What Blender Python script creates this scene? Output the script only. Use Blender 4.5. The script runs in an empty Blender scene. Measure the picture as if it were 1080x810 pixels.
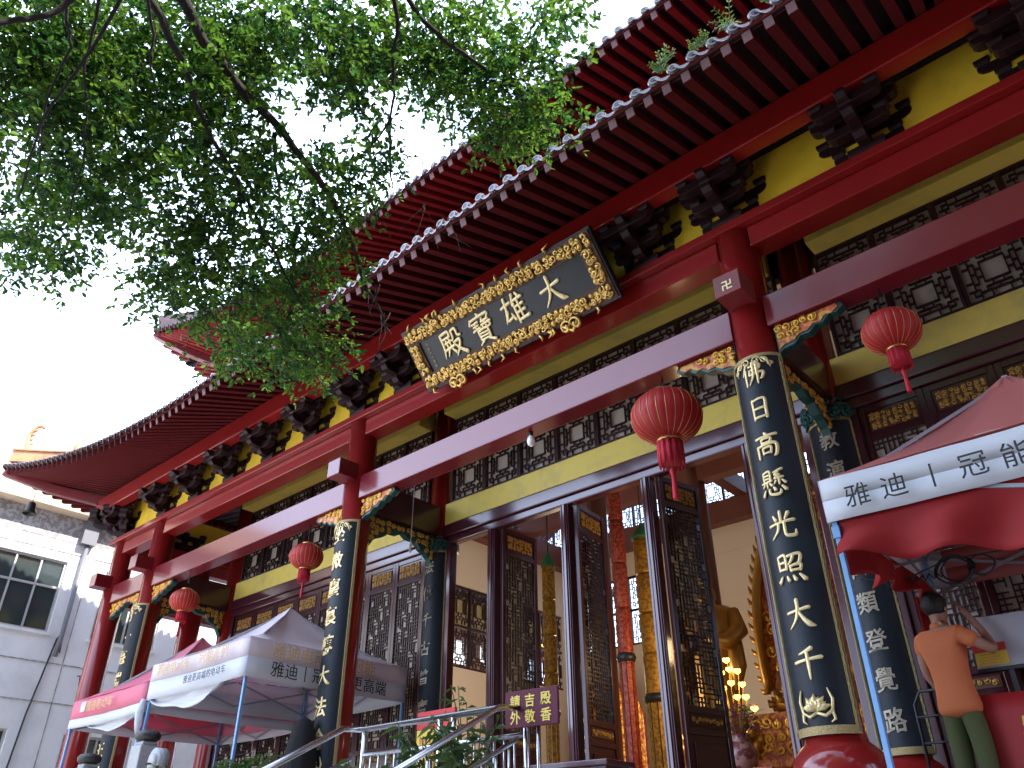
import bpy, math, random
from math import radians as rad, sin, cos, pi, sqrt, atan2
from mathutils import Vector as V, Matrix, noise

SC = bpy.context.scene
COL = SC.collection
rnd = random.Random(7)

# ------------------------------------------------------------------ camera, sky, sun, exposure
PITCH, YAW, ROLL, EYE = rad(31.2713), rad(41.6476), rad(-0.33056), V((0, 0, 1.6))
_h = V((-sin(YAW), cos(YAW), 0)); _r = V((cos(YAW), sin(YAW), 0)); _z = V((0, 0, 1))
FW = cos(PITCH)*_h + sin(PITCH)*_z
_u = -sin(PITCH)*_h + cos(PITCH)*_z
RT = cos(ROLL)*_r + sin(ROLL)*_u
UP = -sin(ROLL)*_r + cos(ROLL)*_u
FPX = 838.97
cam = bpy.data.cameras.new('camera'); camo = bpy.data.objects.new('camera', cam); COL.objects.link(camo)
camo.matrix_world = Matrix(((RT.x, UP.x, -FW.x, EYE.x), (RT.y, UP.y, -FW.y, EYE.y), (RT.z, UP.z, -FW.z, EYE.z), (0, 0, 0, 1)))
cam.sensor_fit = 'HORIZONTAL'; cam.sensor_width = 36; cam.lens = 36*FPX/1080
cam.clip_start = .05; cam.clip_end = 3000
SC.camera = camo

SUN_EL, SUN_DIR_XY = rad(47), V((0.97, 0.22))       # light arrives from the right and slightly from behind the hall
world = bpy.data.worlds.new("World"); SC.world = world; world.use_nodes = True
wn = world.node_tree; wn.nodes.clear()
w_out = wn.nodes.new('ShaderNodeOutputWorld'); w_bg = wn.nodes.new('ShaderNodeBackground')
sky = wn.nodes.new('ShaderNodeTexSky'); sky.sky_type = 'NISHITA'; sky.sun_disc = False
sky.sun_elevation = SUN_EL; sky.sun_rotation = atan2(SUN_DIR_XY.x, SUN_DIR_XY.y)
sky.air_density = 0.9; sky.dust_density = 0.4; sky.ozone_density = 1.0
w_tc = wn.nodes.new('ShaderNodeTexCoord'); w_no = wn.nodes.new('ShaderNodeTexNoise')
w_no.inputs['Scale'].default_value = 2.2; w_no.inputs['Detail'].default_value = 6
w_cr = wn.nodes.new('ShaderNodeValToRGB'); w_cr.color_ramp.elements[0].position = .30; w_cr.color_ramp.elements[1].position = .55
w_mx = wn.nodes.new('ShaderNodeMixRGB'); w_mx.inputs['Color2'].default_value = (17.0, 20.4, 28.0, 1)
wn.links.new(w_tc.outputs['Generated'], w_no.inputs['Vector']); wn.links.new(w_no.outputs['Fac'], w_cr.inputs['Fac'])
w_sx = wn.nodes.new('ShaderNodeSeparateXYZ'); w_mr = wn.nodes.new('ShaderNodeMapRange'); w_ml = wn.nodes.new('ShaderNodeMath'); w_ml.operation = 'MULTIPLY'
w_mr.inputs['From Min'].default_value = .30; w_mr.inputs['From Max'].default_value = -.60; w_mr.inputs['To Min'].default_value = .30; w_mr.inputs['To Max'].default_value = 1.0
wn.links.new(w_tc.outputs['Generated'], w_sx.inputs['Vector']); wn.links.new(w_sx.outputs['X'], w_mr.inputs['Value'])   # the cloud bank lies to the left
wn.links.new(w_cr.outputs['Color'], w_ml.inputs[0]); wn.links.new(w_mr.outputs['Result'], w_ml.inputs[1])
w_m2 = wn.nodes.new('ShaderNodeMath'); w_m2.operation = 'MULTIPLY'; w_mz = wn.nodes.new('ShaderNodeMapRange')
w_mz.inputs['From Min'].default_value = .15; w_mz.inputs['From Max'].default_value = .95; w_mz.inputs['To Min'].default_value = 1.0; w_mz.inputs['To Max'].default_value = .70
wn.links.new(w_sx.outputs['Z'], w_mz.inputs['Value']); wn.links.new(w_ml.outputs['Value'], w_m2.inputs[0]); wn.links.new(w_mz.outputs['Result'], w_m2.inputs[1])
wn.links.new(w_m2.outputs['Value'], w_mx.inputs['Fac']); wn.links.new(sky.outputs['Color'], w_mx.inputs['Color1'])
wn.links.new(w_mx.outputs['Color'], w_bg.inputs['Color']); wn.links.new(w_bg.outputs['Background'], w_out.inputs['Surface'])
w_bg.inputs['Strength'].default_value = 0.13
sl = bpy.data.lights.new('sun', 'SUN'); sl.energy = 4.8; sl.angle = rad(.53); sl.color = (1, .95, .87)
slo = bpy.data.objects.new('sun', sl); COL.objects.link(slo)
_sd = V((SUN_DIR_XY.x*cos(SUN_EL), SUN_DIR_XY.y*cos(SUN_EL), sin(SUN_EL)))
slo.rotation_euler = _sd.to_track_quat('Z', 'Y').to_euler(); slo.location = (30, 0, 40)
SC.view_settings.view_transform = 'Standard'; SC.view_settings.look = 'None'
SC.view_settings.exposure = 1.42; SC.view_settings.gamma = 1; SC.view_settings.use_curve_mapping = False
SC.render.engine = 'CYCLES'
SC.cycles.max_bounces = 8; SC.cycles.diffuse_bounces = 4; SC.cycles.transparent_max_bounces = 12
SC.cycles.use_denoising = True

def at(u, v, y):                                  # world point of a measured photo point known to lie in the plane Y = y
    d = (u-540)*RT - (v-405)*UP + FPX*FW
    return EYE + d*(y/d.y)
def ray(u, v, dist):
    d = ((u-540)*RT - (v-405)*UP + FPX*FW).normalized()
    return EYE + d*dist

# ------------------------------------------------------------------ materials
def mat(name, col, rough=.5, metal=0., var=.12, vscale=3., bump=0., bscale=40., coat=0., stain=None, sscale=1.2, trans=0., col2=None, c2scale=8., spec=.5, rvar=.0, stretch=None, cior=1.5, cr=.14):
    m = bpy.data.materials.new(name); m.use_nodes = True
    nt = m.node_tree; N = nt.nodes; L = nt.links; b = N['Principled BSDF']
    b.inputs['Roughness'].default_value = rough; b.inputs['Metallic'].default_value = metal
    b.inputs['Specular IOR Level'].default_value = spec
    if coat: b.inputs['Coat Weight'].default_value = coat; b.inputs['Coat Roughness'].default_value = cr; b.inputs['Coat IOR'].default_value = cior; b.inputs['Specular IOR Level'].default_value = .2
    tc = N.new('ShaderNodeTexCoord'); src = tc.outputs['Object']
    if stretch:
        mp = N.new('ShaderNodeMapping'); mp.inputs['Scale'].default_value = stretch; L.new(src, mp.inputs['Vector']); src = mp.outputs['Vector']
    n = N.new('ShaderNodeTexNoise'); n.inputs['Scale'].default_value = vscale; n.inputs['Detail'].default_value = 5; n.inputs['Roughness'].default_value = .6
    L.new(src, n.inputs['Vector'])
    mx = N.new('ShaderNodeMixRGB'); mx.inputs['Color1'].default_value = (*[c*(1-var) for c in col], 1)
    mx.inputs['Color2'].default_value = (*[min(1, c*(1+var)) for c in col], 1)
    L.new(n.outputs['Fac'], mx.inputs['Fac']); out = mx.outputs['Color']
    if col2:
        n2 = N.new('ShaderNodeTexNoise'); n2.inputs['Scale'].default_value = c2scale; n2.inputs['Detail'].default_value = 4
        L.new(src, n2.inputs['Vector'])
        cr = N.new('ShaderNodeValToRGB'); cr.color_ramp.elements[0].position = .47; cr.color_ramp.elements[1].position = .55
        L.new(n2.outputs['Fac'], cr.inputs['Fac'])
        m2 = N.new('ShaderNodeMixRGB'); m2.inputs['Color2'].default_value = (*col2, 1)
        L.new(cr.outputs['Color'], m2.inputs['Fac']); L.new(out, m2.inputs['Color1']); out = m2.outputs['Color']
    if stain:
        n3 = N.new('ShaderNodeTexNoise'); n3.inputs['Scale'].default_value = sscale; n3.inputs['Detail'].default_value = 8; n3.inputs['Roughness'].default_value = .7
        L.new(src, n3.inputs['Vector'])
        cr = N.new('ShaderNodeValToRGB'); cr.color_ramp.elements[0].position = .48; cr.color_ramp.elements[1].position = .72
        L.new(n3.outputs['Fac'], cr.inputs['Fac'])
        m2 = N.new('ShaderNodeMixRGB'); m2.inputs['Color2'].default_value = (*stain, 1)
        L.new(cr.outputs['Color'], m2.inputs['Fac']); L.new(out, m2.inputs['Color1']); out = m2.outputs['Color']
    L.new(out, b.inputs['Base Color'])
    if rvar:
        mr = N.new('ShaderNodeMapRange'); mr.inputs['To Min'].default_value = max(0, rough-rvar); mr.inputs['To Max'].default_value = min(1, rough+rvar)
        L.new(n.outputs['Fac'], mr.inputs['Value']); L.new(mr.outputs['Result'], b.inputs['Roughness'])
    if bump:
        nb = N.new('ShaderNodeTexNoise'); nb.inputs['Scale'].default_value = bscale; nb.inputs['Detail'].default_value = 4
        L.new(src, nb.inputs['Vector'])
        bp = N.new('ShaderNodeBump'); bp.inputs['Strength'].default_value = bump; bp.inputs['Distance'].default_value = .02
        L.new(nb.outputs['Fac'], bp.inputs['Height']); L.new(bp.outputs['Normal'], b.inputs['Normal'])
    if trans:
        tr = N.new('ShaderNodeBsdfTranslucent'); ms = N.new('ShaderNodeMixShader'); ms.inputs['Fac'].default_value = trans
        L.new(out, tr.inputs['Color']); L.new(b.outputs['BSDF'], ms.inputs[1]); L.new(tr.outputs['BSDF'], ms.inputs[2])
        L.new(ms.outputs['Shader'], N['Material Output'].inputs['Surface'])
    return m
def emit(name, col, strength):
    m = bpy.data.materials.new(name); m.use_nodes = True; b = m.node_tree.nodes['Principled BSDF']
    b.inputs['Base Color'].default_value = (*col, 1); b.inputs['Emission Color'].default_value = (*col, 1); b.inputs['Emission Strength'].default_value = strength
    return m
def glass(name, tint, clear):
    m = bpy.data.materials.new(name); m.use_nodes = True; N = m.node_tree.nodes; L = m.node_tree.links
    b = N['Principled BSDF']; b.inputs['Base Color'].default_value = (*tint, 1); b.inputs['Roughness'].default_value = .06
    t = N.new('ShaderNodeBsdfTransparent'); t.inputs['Color'].default_value = (.95, .97, .98, 1); x = N.new('ShaderNodeMixShader'); x.inputs['Fac'].default_value = clear
    L.new(b.outputs['BSDF'], x.inputs[1]); L.new(t.outputs['BSDF'], x.inputs[2]); L.new(x.outputs['Shader'], N['Material Output'].inputs['Surface'])
    return m
M = {}
M['red'] = mat('red_lacquer', (.25, .007, .006), .55, var=.18, vscale=1.6, coat=1.0, cr=.10, bump=.03, bscale=7, rvar=.08)
M['beam'] = mat('glossy_red_beam_paint', (.165, .006, .014), .5, var=.15, vscale=1.3, coat=1.0, cior=1.42, bump=.03, bscale=5, rvar=.06)
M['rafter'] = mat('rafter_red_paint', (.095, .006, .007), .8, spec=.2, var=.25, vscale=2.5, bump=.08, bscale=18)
M['litrafter'] = mat('lit_rafter_red', (.27, .012, .014), .7, var=.25, vscale=2.5, spec=.3)  # brighter rafter copy; the upper eave's stronger light is put into its colour
M['rafterend'] = mat('rafter_end_pale_paint', (.22, .12, .12), .6, var=.35, spec=.2, vscale=5)
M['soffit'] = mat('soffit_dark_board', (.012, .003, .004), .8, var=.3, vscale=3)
M['fascia'] = mat('fascia_red_paint', (.21, .020, .020), .45, var=.25, vscale=4, stain=(.12, .03, .03), sscale=3)
M['door'] = mat('door_maroon_lacquer', (.055, .009, .013), .4, var=.2, vscale=2, coat=.9)
M['lintel'] = mat('lintel_maroon_gloss', (.075, .012, .022), .45, var=.15, vscale=1.2, coat=1.0, cior=1.6, bump=.05, bscale=3)
M['lattice'] = mat('lattice_dark_wood', (.032, .008, .010), .45, var=.2, vscale=4)
M['bracket'] = mat('bracket_dark_maroon', (.020, .005, .006), .5, var=.3, vscale=5, spec=.3)
M['yellow'] = mat('yellow_band_paint', (.88, .68, .13), .5, var=.06, vscale=1.5, stain=(.62, .50, .15), sscale=1.6)
M['deepyellow'] = mat('yellow_panel_paint', (.90, .59, .035), .5, var=.08, vscale=2, stain=(.66, .42, .04), sscale=2)
M['gold'] = mat('gold_leaf', (.78, .50, .14), .34, metal=.55, var=.3, vscale=14, bump=.3, bscale=60)
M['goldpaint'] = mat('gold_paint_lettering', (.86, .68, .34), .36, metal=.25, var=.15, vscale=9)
M['dullgold'] = mat('dull_gold_braid', (.40, .30, .13), .5, metal=.3, var=.4, vscale=60, bump=.5, bscale=90)
M['black'] = mat('black_lacquer', (.012, .014, .017), .36, var=.3, vscale=3, bump=.05, bscale=30)
M['couplet'] = mat('blue_black_lacquer', (.012, .017, .024), .5, var=.35, vscale=20, spec=.3, bump=.12, bscale=120)
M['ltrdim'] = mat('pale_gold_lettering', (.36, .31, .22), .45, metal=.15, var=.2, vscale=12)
M['carvedred'] = mat('carved_orange_red', (.48, .09, .03), .5, var=.4, vscale=12, col2=(.62, .33, .04), c2scale=16)
M['carvedbrown'] = mat('carved_dark_ground', (.10, .035, .012), .6, var=.4, vscale=12)
M['doorgold'] = mat('door_panel_gold', (.58, .33, .07), .42, metal=.25, var=.35, vscale=14)
M['carvegold'] = mat('carved_yellow_gold', (.80, .46, .06), .42, metal=.2, var=.3, vscale=12)
M['green'] = mat('carving_dark_green', (.015, .075, .065), .45, var=.3, vscale=9)
M['pane'] = mat('frosted_pane', (.68, .63, .57), .25, var=.2, vscale=2.2, trans=.35, coat=.2)
M['glass'] = glass('clear_window_pane', (.6, .65, .68), .82)
M['tile'] = mat('grey_glazed_tile', (.13, .09, .10), .28, var=.4, vscale=7, coat=.3, stain=(.09, .07, .06), sscale=5)
M['tilerim'] = mat('pale_tile_rim', (.30, .29, .31), .35, var=.3, vscale=9)
M['orange'] = mat('orange_glazed_ridge', (.62, .30, .13), .35, var=.2, vscale=5, stain=(.40, .17, .08), sscale=4)
M['plaster'] = mat('hall_plaster', (.80, .72, .62), .8, var=.04, vscale=1.0)
M['ceiling'] = mat('hall_ceiling_paint', (.80, .72, .62), .8, var=.04, vscale=1.0)
M['innerbeam'] = mat('hall_beam_brown', (.16, .05, .035), .45, var=.2, vscale=2)
M['stone'] = mat('grey_granite', (.34, .34, .35), .6, var=.25, vscale=25, bump=.1, bscale=80)
M['paving'] = mat('bounce_paving', (.46, .44, .41), .8, var=.15, vscale=1.2, stain=(.25, .23, .21), sscale=.6, bump=.2, bscale=12)
M['floor'] = mat('terrace_paving', (.40, .37, .34), .5, var=.2, vscale=2.5)
M['concrete'] = mat('painted_concrete_wall', (.78, .78, .78), .85, var=.06, vscale=.9, stain=(.62, .62, .63), sscale=.8, bump=.1, bscale=20)
M['cornice'] = mat('peach_cornice_paint', (.66, .50, .36), .8, var=.1, vscale=1.5, stain=(.5, .38, .28), sscale=2)
M['darkstain'] = mat('water_stained_render', (.27, .26, .26), .9, var=.3, vscale=3, col2=(.45, .45, .45), c2scale=9)
M['winframe'] = mat('aluminium_frame', (.52, .52, .50), .45, metal=.4, var=.1)
M['winglass'] = mat('dark_window_glass', (.035, .05, .05), .05, var=.3, vscale=1, spec=.8)
M['curtain'] = mat('pale_curtain', (.42, .48, .47), .8, var=.2, vscale=6, stretch=(1, 6, .5))
M['cable'] = mat('black_cable', (.02, .02, .022), .5)
M['pipe'] = mat('grey_drain_pipe', (.16, .16, .18), .5)
M['steel'] = mat('stainless_steel', (.62, .63, .65), .22, metal=1, var=.08)
M['pink'] = mat('pink_tent_fabric', (.84, .25, .34), .75, var=.08, vscale=2, trans=.35, bump=.15, bscale=6)
M['palepink'] = mat('faded_pink_tent_fabric', (.84, .74, .77), .75, var=.12, vscale=2.5, trans=.35, bump=.15, bscale=5, stain=(.74, .60, .65), sscale=1.6)
M['white'] = mat('white_tent_fabric', (.74, .75, .78), .75, var=.06, vscale=2, trans=.3, bump=.12, bscale=6)
M['brownpink'] = mat('dusty_red_tent_fabric', (.36, .15, .17), .75, var=.12, vscale=3, trans=.25)
M['tentred'] = mat('red_cloth', (.36, .010, .012), .7, var=.2, vscale=3, trans=.3, bump=.2, bscale=5)
M['salmon'] = mat('salmon_tent_fabric', (.56, .17, .15), .75, var=.08, vscale=2, trans=.3)
M['bluepole'] = mat('blue_tent_pole', (.16, .34, .60), .4, var=.1)
M['greybar'] = mat('grey_tent_frame', (.36, .38, .42), .4, metal=.5, var=.1)
M['inkblack'] = mat('printed_black', (.02, .02, .022), .7, var=.1)
M['printgold'] = mat('printed_gold', (.62, .42, .18), .7, var=.15)
M['lantern'] = mat('red_lantern_silk', (.50, .018, .022), .55, var=.15, vscale=4, trans=.22)
M['tassel'] = mat('red_tassel', (.50, .012, .03), .7, var=.3, vscale=30, stretch=(30, 30, 1))
M['brass'] = mat('brass_trim', (.62, .42, .16), .35, metal=.8, var=.15)
M['bronze'] = mat('dark_bronze', (.05, .05, .045), .45, metal=.6, var=.2)
M['bark'] = mat('dark_bark', (.022, .017, .015), .95, var=.4, vscale=9, bump=.5, bscale=25)
M['leaf'] = mat('ficus_leaf', (.115, .225, .024), .45, var=.6, vscale=2.2, trans=.5, col2=(.032, .100, .020), c2scale=5, spec=.2)
M['fern'] = mat('fern_leaf', (.10, .17, .02), .5, var=.4, vscale=9, trans=.4)
M['bamboo'] = mat('bamboo_leaf', (.06, .11, .025), .5, var=.5, vscale=9, trans=.35)
M['terracotta'] = mat('plant_pot_clay', (.28, .10, .06), .7, var=.2)
M['skin'] = mat('skin', (.36, .19, .13), .5, var=.06, vscale=8)
M['hair'] = mat('black_hair', (.010, .009, .009), .45, var=.3, vscale=60, bump=.4, bscale=90)
M['shirt'] = mat('orange_cotton_shirt', (.66, .19, .07), .8, var=.08, vscale=5, bump=.25, bscale=7)
M['trousers'] = mat('olive_trousers', (.085, .105, .035), .8, var=.12, vscale=6, bump=.3, bscale=8)
M['shoe'] = mat('dark_shoe', (.03, .028, .026), .5)
M['whiteboard'] = mat('white_board', (.46, .48, .54), .35, var=.05)
M['noticered'] = mat('notice_red', (.55, .03, .03), .6)
M['noticeyellow'] = mat('notice_yellow', (.72, .50, .06), .6)
M['bannerred'] = mat('banner_red', (.42, .018, .022), .6, var=.12, vscale=2)
M['signmaroon'] = mat('maroon_sign_plate', (.11, .02, .04), .6, var=.1, spec=.2)
M['signyellow'] = mat('sign_yellow_paint', (.78, .60, .08), .5)
M['silkyellow'] = mat('yellow_brocade', (.52, .29, .02), .55, var=.25, vscale=10, col2=(.28, .13, .02), c2scale=22, metal=.15)
M['silkred'] = mat('red_brocade', (.30, .018, .010), .5, var=.3, vscale=14, col2=(.40, .10, .04), c2scale=26, metal=.15)
M['silkgreen'] = mat('green_silk_cap', (.03, .22, .10), .5)
M['statue'] = mat('gilded_statue', (.42, .22, .04), .42, metal=.6, var=.2, vscale=6)
M['altar'] = mat('altar_red_wood', (.30, .05, .02), .4, var=.3, vscale=5, col2=(.55, .22, .04), c2scale=14)
M['lotuslamp'] = emit('yellow_lotus_lamp', (1., .62, .10), 2.2)
M['purple'] = mat('purple_flower', (.20, .06, .22), .6, var=.4, vscale=20)
M['porcelain'] = mat('patterned_vase', (.45, .25, .20), .25, var=.3, vscale=9, col2=(.2, .05, .05), c2scale=14)
M['bulb'] = mat('white_bulb_glass', (.85, .85, .82), .15)
M['darkcloth'] = mat('black_draped_cloth', (.008, .008, .009), .9)
M['roofcolor'] = mat('painted_ceiling_panel', (.22, .28, .26), .6, var=.2, col2=(.55, .45, .12), c2scale=3)

# ------------------------------------------------------------------ mesh builder
class MB:
    def __init__(s): s.v = []; s.f = []; s.m = []; s.sm = []
    def add(s, vs, fs, mi=0, smooth=False):
        o = len(s.v); s.v += [tuple(p) for p in vs]
        for f in fs: s.f.append([i+o for i in f]); s.m.append(mi); s.sm.append(smooth)
    def box(s, x0, x1, y0, y1, z0, z1, mi=0):
        s.add([(x0,y0,z0),(x1,y0,z0),(x1,y1,z0),(x0,y1,z0),(x0,y0,z1),(x1,y0,z1),(x1,y1,z1),(x0,y1,z1)],
              [(0,3,2,1),(4,5,6,7),(0,1,5,4),(1,2,6,5),(2,3,7,6),(3,0,4,7)], mi)
    def frustum(s, cx, cy, z0, z1, wx0, wy0, wx1, wy1, mi=0):
        a = [(cx-wx0,cy-wy0,z0),(cx+wx0,cy-wy0,z0),(cx+wx0,cy+wy0,z0),(cx-wx0,cy+wy0,z0),(cx-wx1,cy-wy1,z1),(cx+wx1,cy-wy1,z1),(cx+wx1,cy+wy1,z1),(cx-wx1,cy+wy1,z1)]
        s.add(a, [(0,3,2,1),(4,5,6,7),(0,1,5,4),(1,2,6,5),(2,3,7,6),(3,0,4,7)], mi)
    def bar(s, a, b, w, h, mi=0, up=(0,0,1)):           # rectangular bar from a to b
        a = V(a); b = V(b); d = (b-a).normalized(); u = V(up); sd = d.cross(u)
        if sd.length < 1e-4: sd = d.cross(V((1,0,0)))
        sd.normalize(); u = sd.cross(d)
        q = []
        for p in (a, b):
            for i, j in ((-1,-1),(1,-1),(1,1),(-1,1)): q.append(p+sd*(i*w/2)+u*(j*h/2))
        s.add(q, [(0,3,2,1),(4,5,6,7),(0,1,5,4),(1,2,6,5),(2,3,7,6),(3,0,4,7)], mi)
    def tube(s, pts, rs, n=6, mi=0, caps=True, flat=None, smooth=True):   # flat = (axis vector, factor) squashes the section
        pts = [V(p) for p in pts]
        if not hasattr(rs, '__len__'): rs = [rs]*len(pts)
        vs = []; prev = None
        for i, p in enumerate(pts):
            d = pts[min(i+1, len(pts)-1)]-pts[max(i-1, 0)]
            if d.length < 1e-7: d = V((0,0,1))
            d.normalize()
            if prev is None:
                x = d.orthogonal().normalized()
            else:
                x = prev-d*prev.dot(d)
                if x.length < 1e-5: x = d.orthogonal()
                x.normalize()
            prev = x; y = d.cross(x)
            for k in range(n):
                a = 2*pi*k/n; o = (x*cos(a)+y*sin(a))*rs[i]
                if flat: o = o-V(flat[0])*(o.dot(V(flat[0]))*(1-flat[1]))
                vs.append(p+o)
        fs = []
        for i in range(len(pts)-1):
            for k in range(n):
                fs.append((i*n+k, i*n+(k+1) % n, (i+1)*n+(k+1) % n, (i+1)*n+k))
        if caps: fs.append(tuple(range(n-1, -1, -1))); fs.append(tuple((len(pts)-1)*n+k for k in range(n)))
        s.add(vs, fs, mi, smooth)
    def lathe(s, prof, c=(0,0,0), n=24, mi=0, smooth=True, sx=1, sy=1, wob=None):   # prof: (r,z)
        vs = []; fs = []
        for j, (r, z) in enumerate(prof):
            for k in range(n):
                a = 2*pi*k/n; q = r*(wob(a, z) if wob else 1)
                vs.append((c[0]+q*cos(a)*sx, c[1]+q*sin(a)*sy, c[2]+z))
        for j in range(len(prof)-1):
            for k in range(n):
                fs.append((j*n+k, j*n+(k+1) % n, (j+1)*n+(k+1) % n, (j+1)*n+k))
        fs.append(tuple(range(n-1, -1, -1))); fs.append(tuple((len(prof)-1)*n+k for k in range(n)))
        s.add(vs, fs, mi, smooth)
    def prism(s, poly, org, ax, ay, depth, mi=0):      # poly in (ax, ay) plane, extruded both ways along the normal
        ax = V(ax); ay = V(ay); nn = ax.cross(ay).normalized(); org = V(org); n = len(poly)
        a = [org+ax*x+ay*y-nn*(depth/2) for x, y in poly]; b = [org+ax*x+ay*y+nn*(depth/2) for x, y in poly]
        s.add(a+b, [tuple(range(n-1, -1, -1)), tuple(range(n, 2*n))]+[(i, (i+1) % n, n+(i+1) % n, n+i) for i in range(n)], mi)
    def grid(s, P, mi=0, smooth=True):                 # P[i][j] points
        a = len(P); b = len(P[0])
        s.add([p for r in P for p in r], [(i*b+j, (i+1)*b+j, (i+1)*b+j+1, i*b+j+1) for i in range(a-1) for j in range(b-1)], mi, smooth)
    def sphere(s, c, r, n=12, m=8, mi=0, sc=(1,1,1)):
        prof = [(max(1e-4, r*sin(pi*j/m)), -r*cos(pi*j/m)) for j in range(m+1)]
        vs = []; fs = []
        for q, z in prof:
            for k in range(n): vs.append((c[0]+q*cos(2*pi*k/n)*sc[0], c[1]+q*sin(2*pi*k/n)*sc[1], c[2]+z*sc[2]))
        for j in range(m):
            for k in range(n): fs.append((j*n+k, j*n+(k+1) % n, (j+1)*n+(k+1) % n, (j+1)*n+k))
        s.add(vs, fs, mi, True)
    def mesh(s, name, mats):
        me = bpy.data.meshes.new(name); me.from_pydata(s.v, [], s.f)
        for m in mats: me.materials.append(m)
        me.polygons.foreach_set('material_index', s.m); me.polygons.foreach_set('use_smooth', s.sm)
        me.update(); return me

def mesh_obj(name, me, parent=None, loc=None, rot=None):
    o = bpy.data.objects.new(name, me); COL.objects.link(o)
    if loc is not None: o.location = loc
    if rot is not None: o.rotation_euler = rot
    if parent is not None:
        o.parent = parent
    return o
def obj(name, mb, mats, parent=None, loc=None, rot=None, bev=0, solid=0, world=False):
    if not isinstance(mats, (list, tuple)): mats = [mats]
    o = mesh_obj(name, mb.mesh(name, mats), parent, loc, rot)
    if parent is not None and world:                   # vertices are given in world space
        o.matrix_parent_inverse = wmat(parent).inverted()
    if bev:
        b = o.modifiers.new('bevel', 'BEVEL'); b.width = bev; b.segments = 2; b.limit_method = 'ANGLE'; b.angle_limit = rad(40)
    if solid:
        b = o.modifiers.new('solid', 'SOLIDIFY'); b.thickness = solid; b.offset = 0
    return o
def wmat(o):
    m = Matrix.LocRotScale(o.location, o.rotation_euler, o.scale)
    return (wmat(o.parent) @ o.matrix_parent_inverse @ m) if o.parent else m
def tag(o, label=None, cat=None, group=None, kind=None):
    if label: o['label'] = label
    if cat: o['category'] = cat
    if group: o['group'] = group
    if kind: o['kind'] = kind
    return o
def thing(name, label, cat, loc=(0,0,0), rz=0, group=None):
    o = bpy.data.objects.new(name, None); COL.objects.link(o); o.location = loc; o.rotation_euler = (0, 0, rz); o.empty_display_size = .2
    return tag(o, label, cat, group)
def copy_tree(o, parent=None):
    c = o.copy(); COL.objects.link(c)
    if parent is not None: c.parent = parent
    for ch in list(o.children): copy_tree(ch, c)
    return c
def copies(proto, places, parent):
    """proto is a part (with sub-parts) already standing at places[0]; copies go to the others: (loc, rotz[, scale])"""
    out = [proto]
    for i, p in enumerate(places):
        o = proto if i == 0 else copy_tree(proto, parent)
        o.location = p[0]; o.rotation_euler = (0, 0, p[1])
        if len(p) > 2: o.scale = p[2]
        if i: out.append(o)
    return out

# ------------------------------------------------------------------ writing
_gly = {}
def glyph(ch, off=.012, ext=.03):
    k = (ch, off, ext)
    if k in _gly: return _gly[k]
    cu = bpy.data.curves.new('glyph', 'FONT'); cu.body = ch; cu.resolution_u = 2; cu.extrude = ext; cu.offset = off
    o = bpy.data.objects.new('glyph', cu); COL.objects.link(o)
    dg = bpy.context.evaluated_depsgraph_get(); dg.update()
    me = bpy.data.meshes.new_from_object(o.evaluated_get(dg))
    vs = [V(v.co) for v in me.vertices]; fs = [list(p.vertices) for p in me.polygons]
    bpy.data.objects.remove(o); bpy.data.curves.remove(cu); bpy.data.meshes.remove(me)
    if vs:
        x0 = min(v.x for v in vs); x1 = max(v.x for v in vs); y0 = min(v.y for v in vs); y1 = max(v.y for v in vs)
        c = V(((x0+x1)/2, (y0+y1)/2, 0)); vs = [v-c for v in vs]
    _gly[k] = (vs, fs); return _gly[k]
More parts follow.
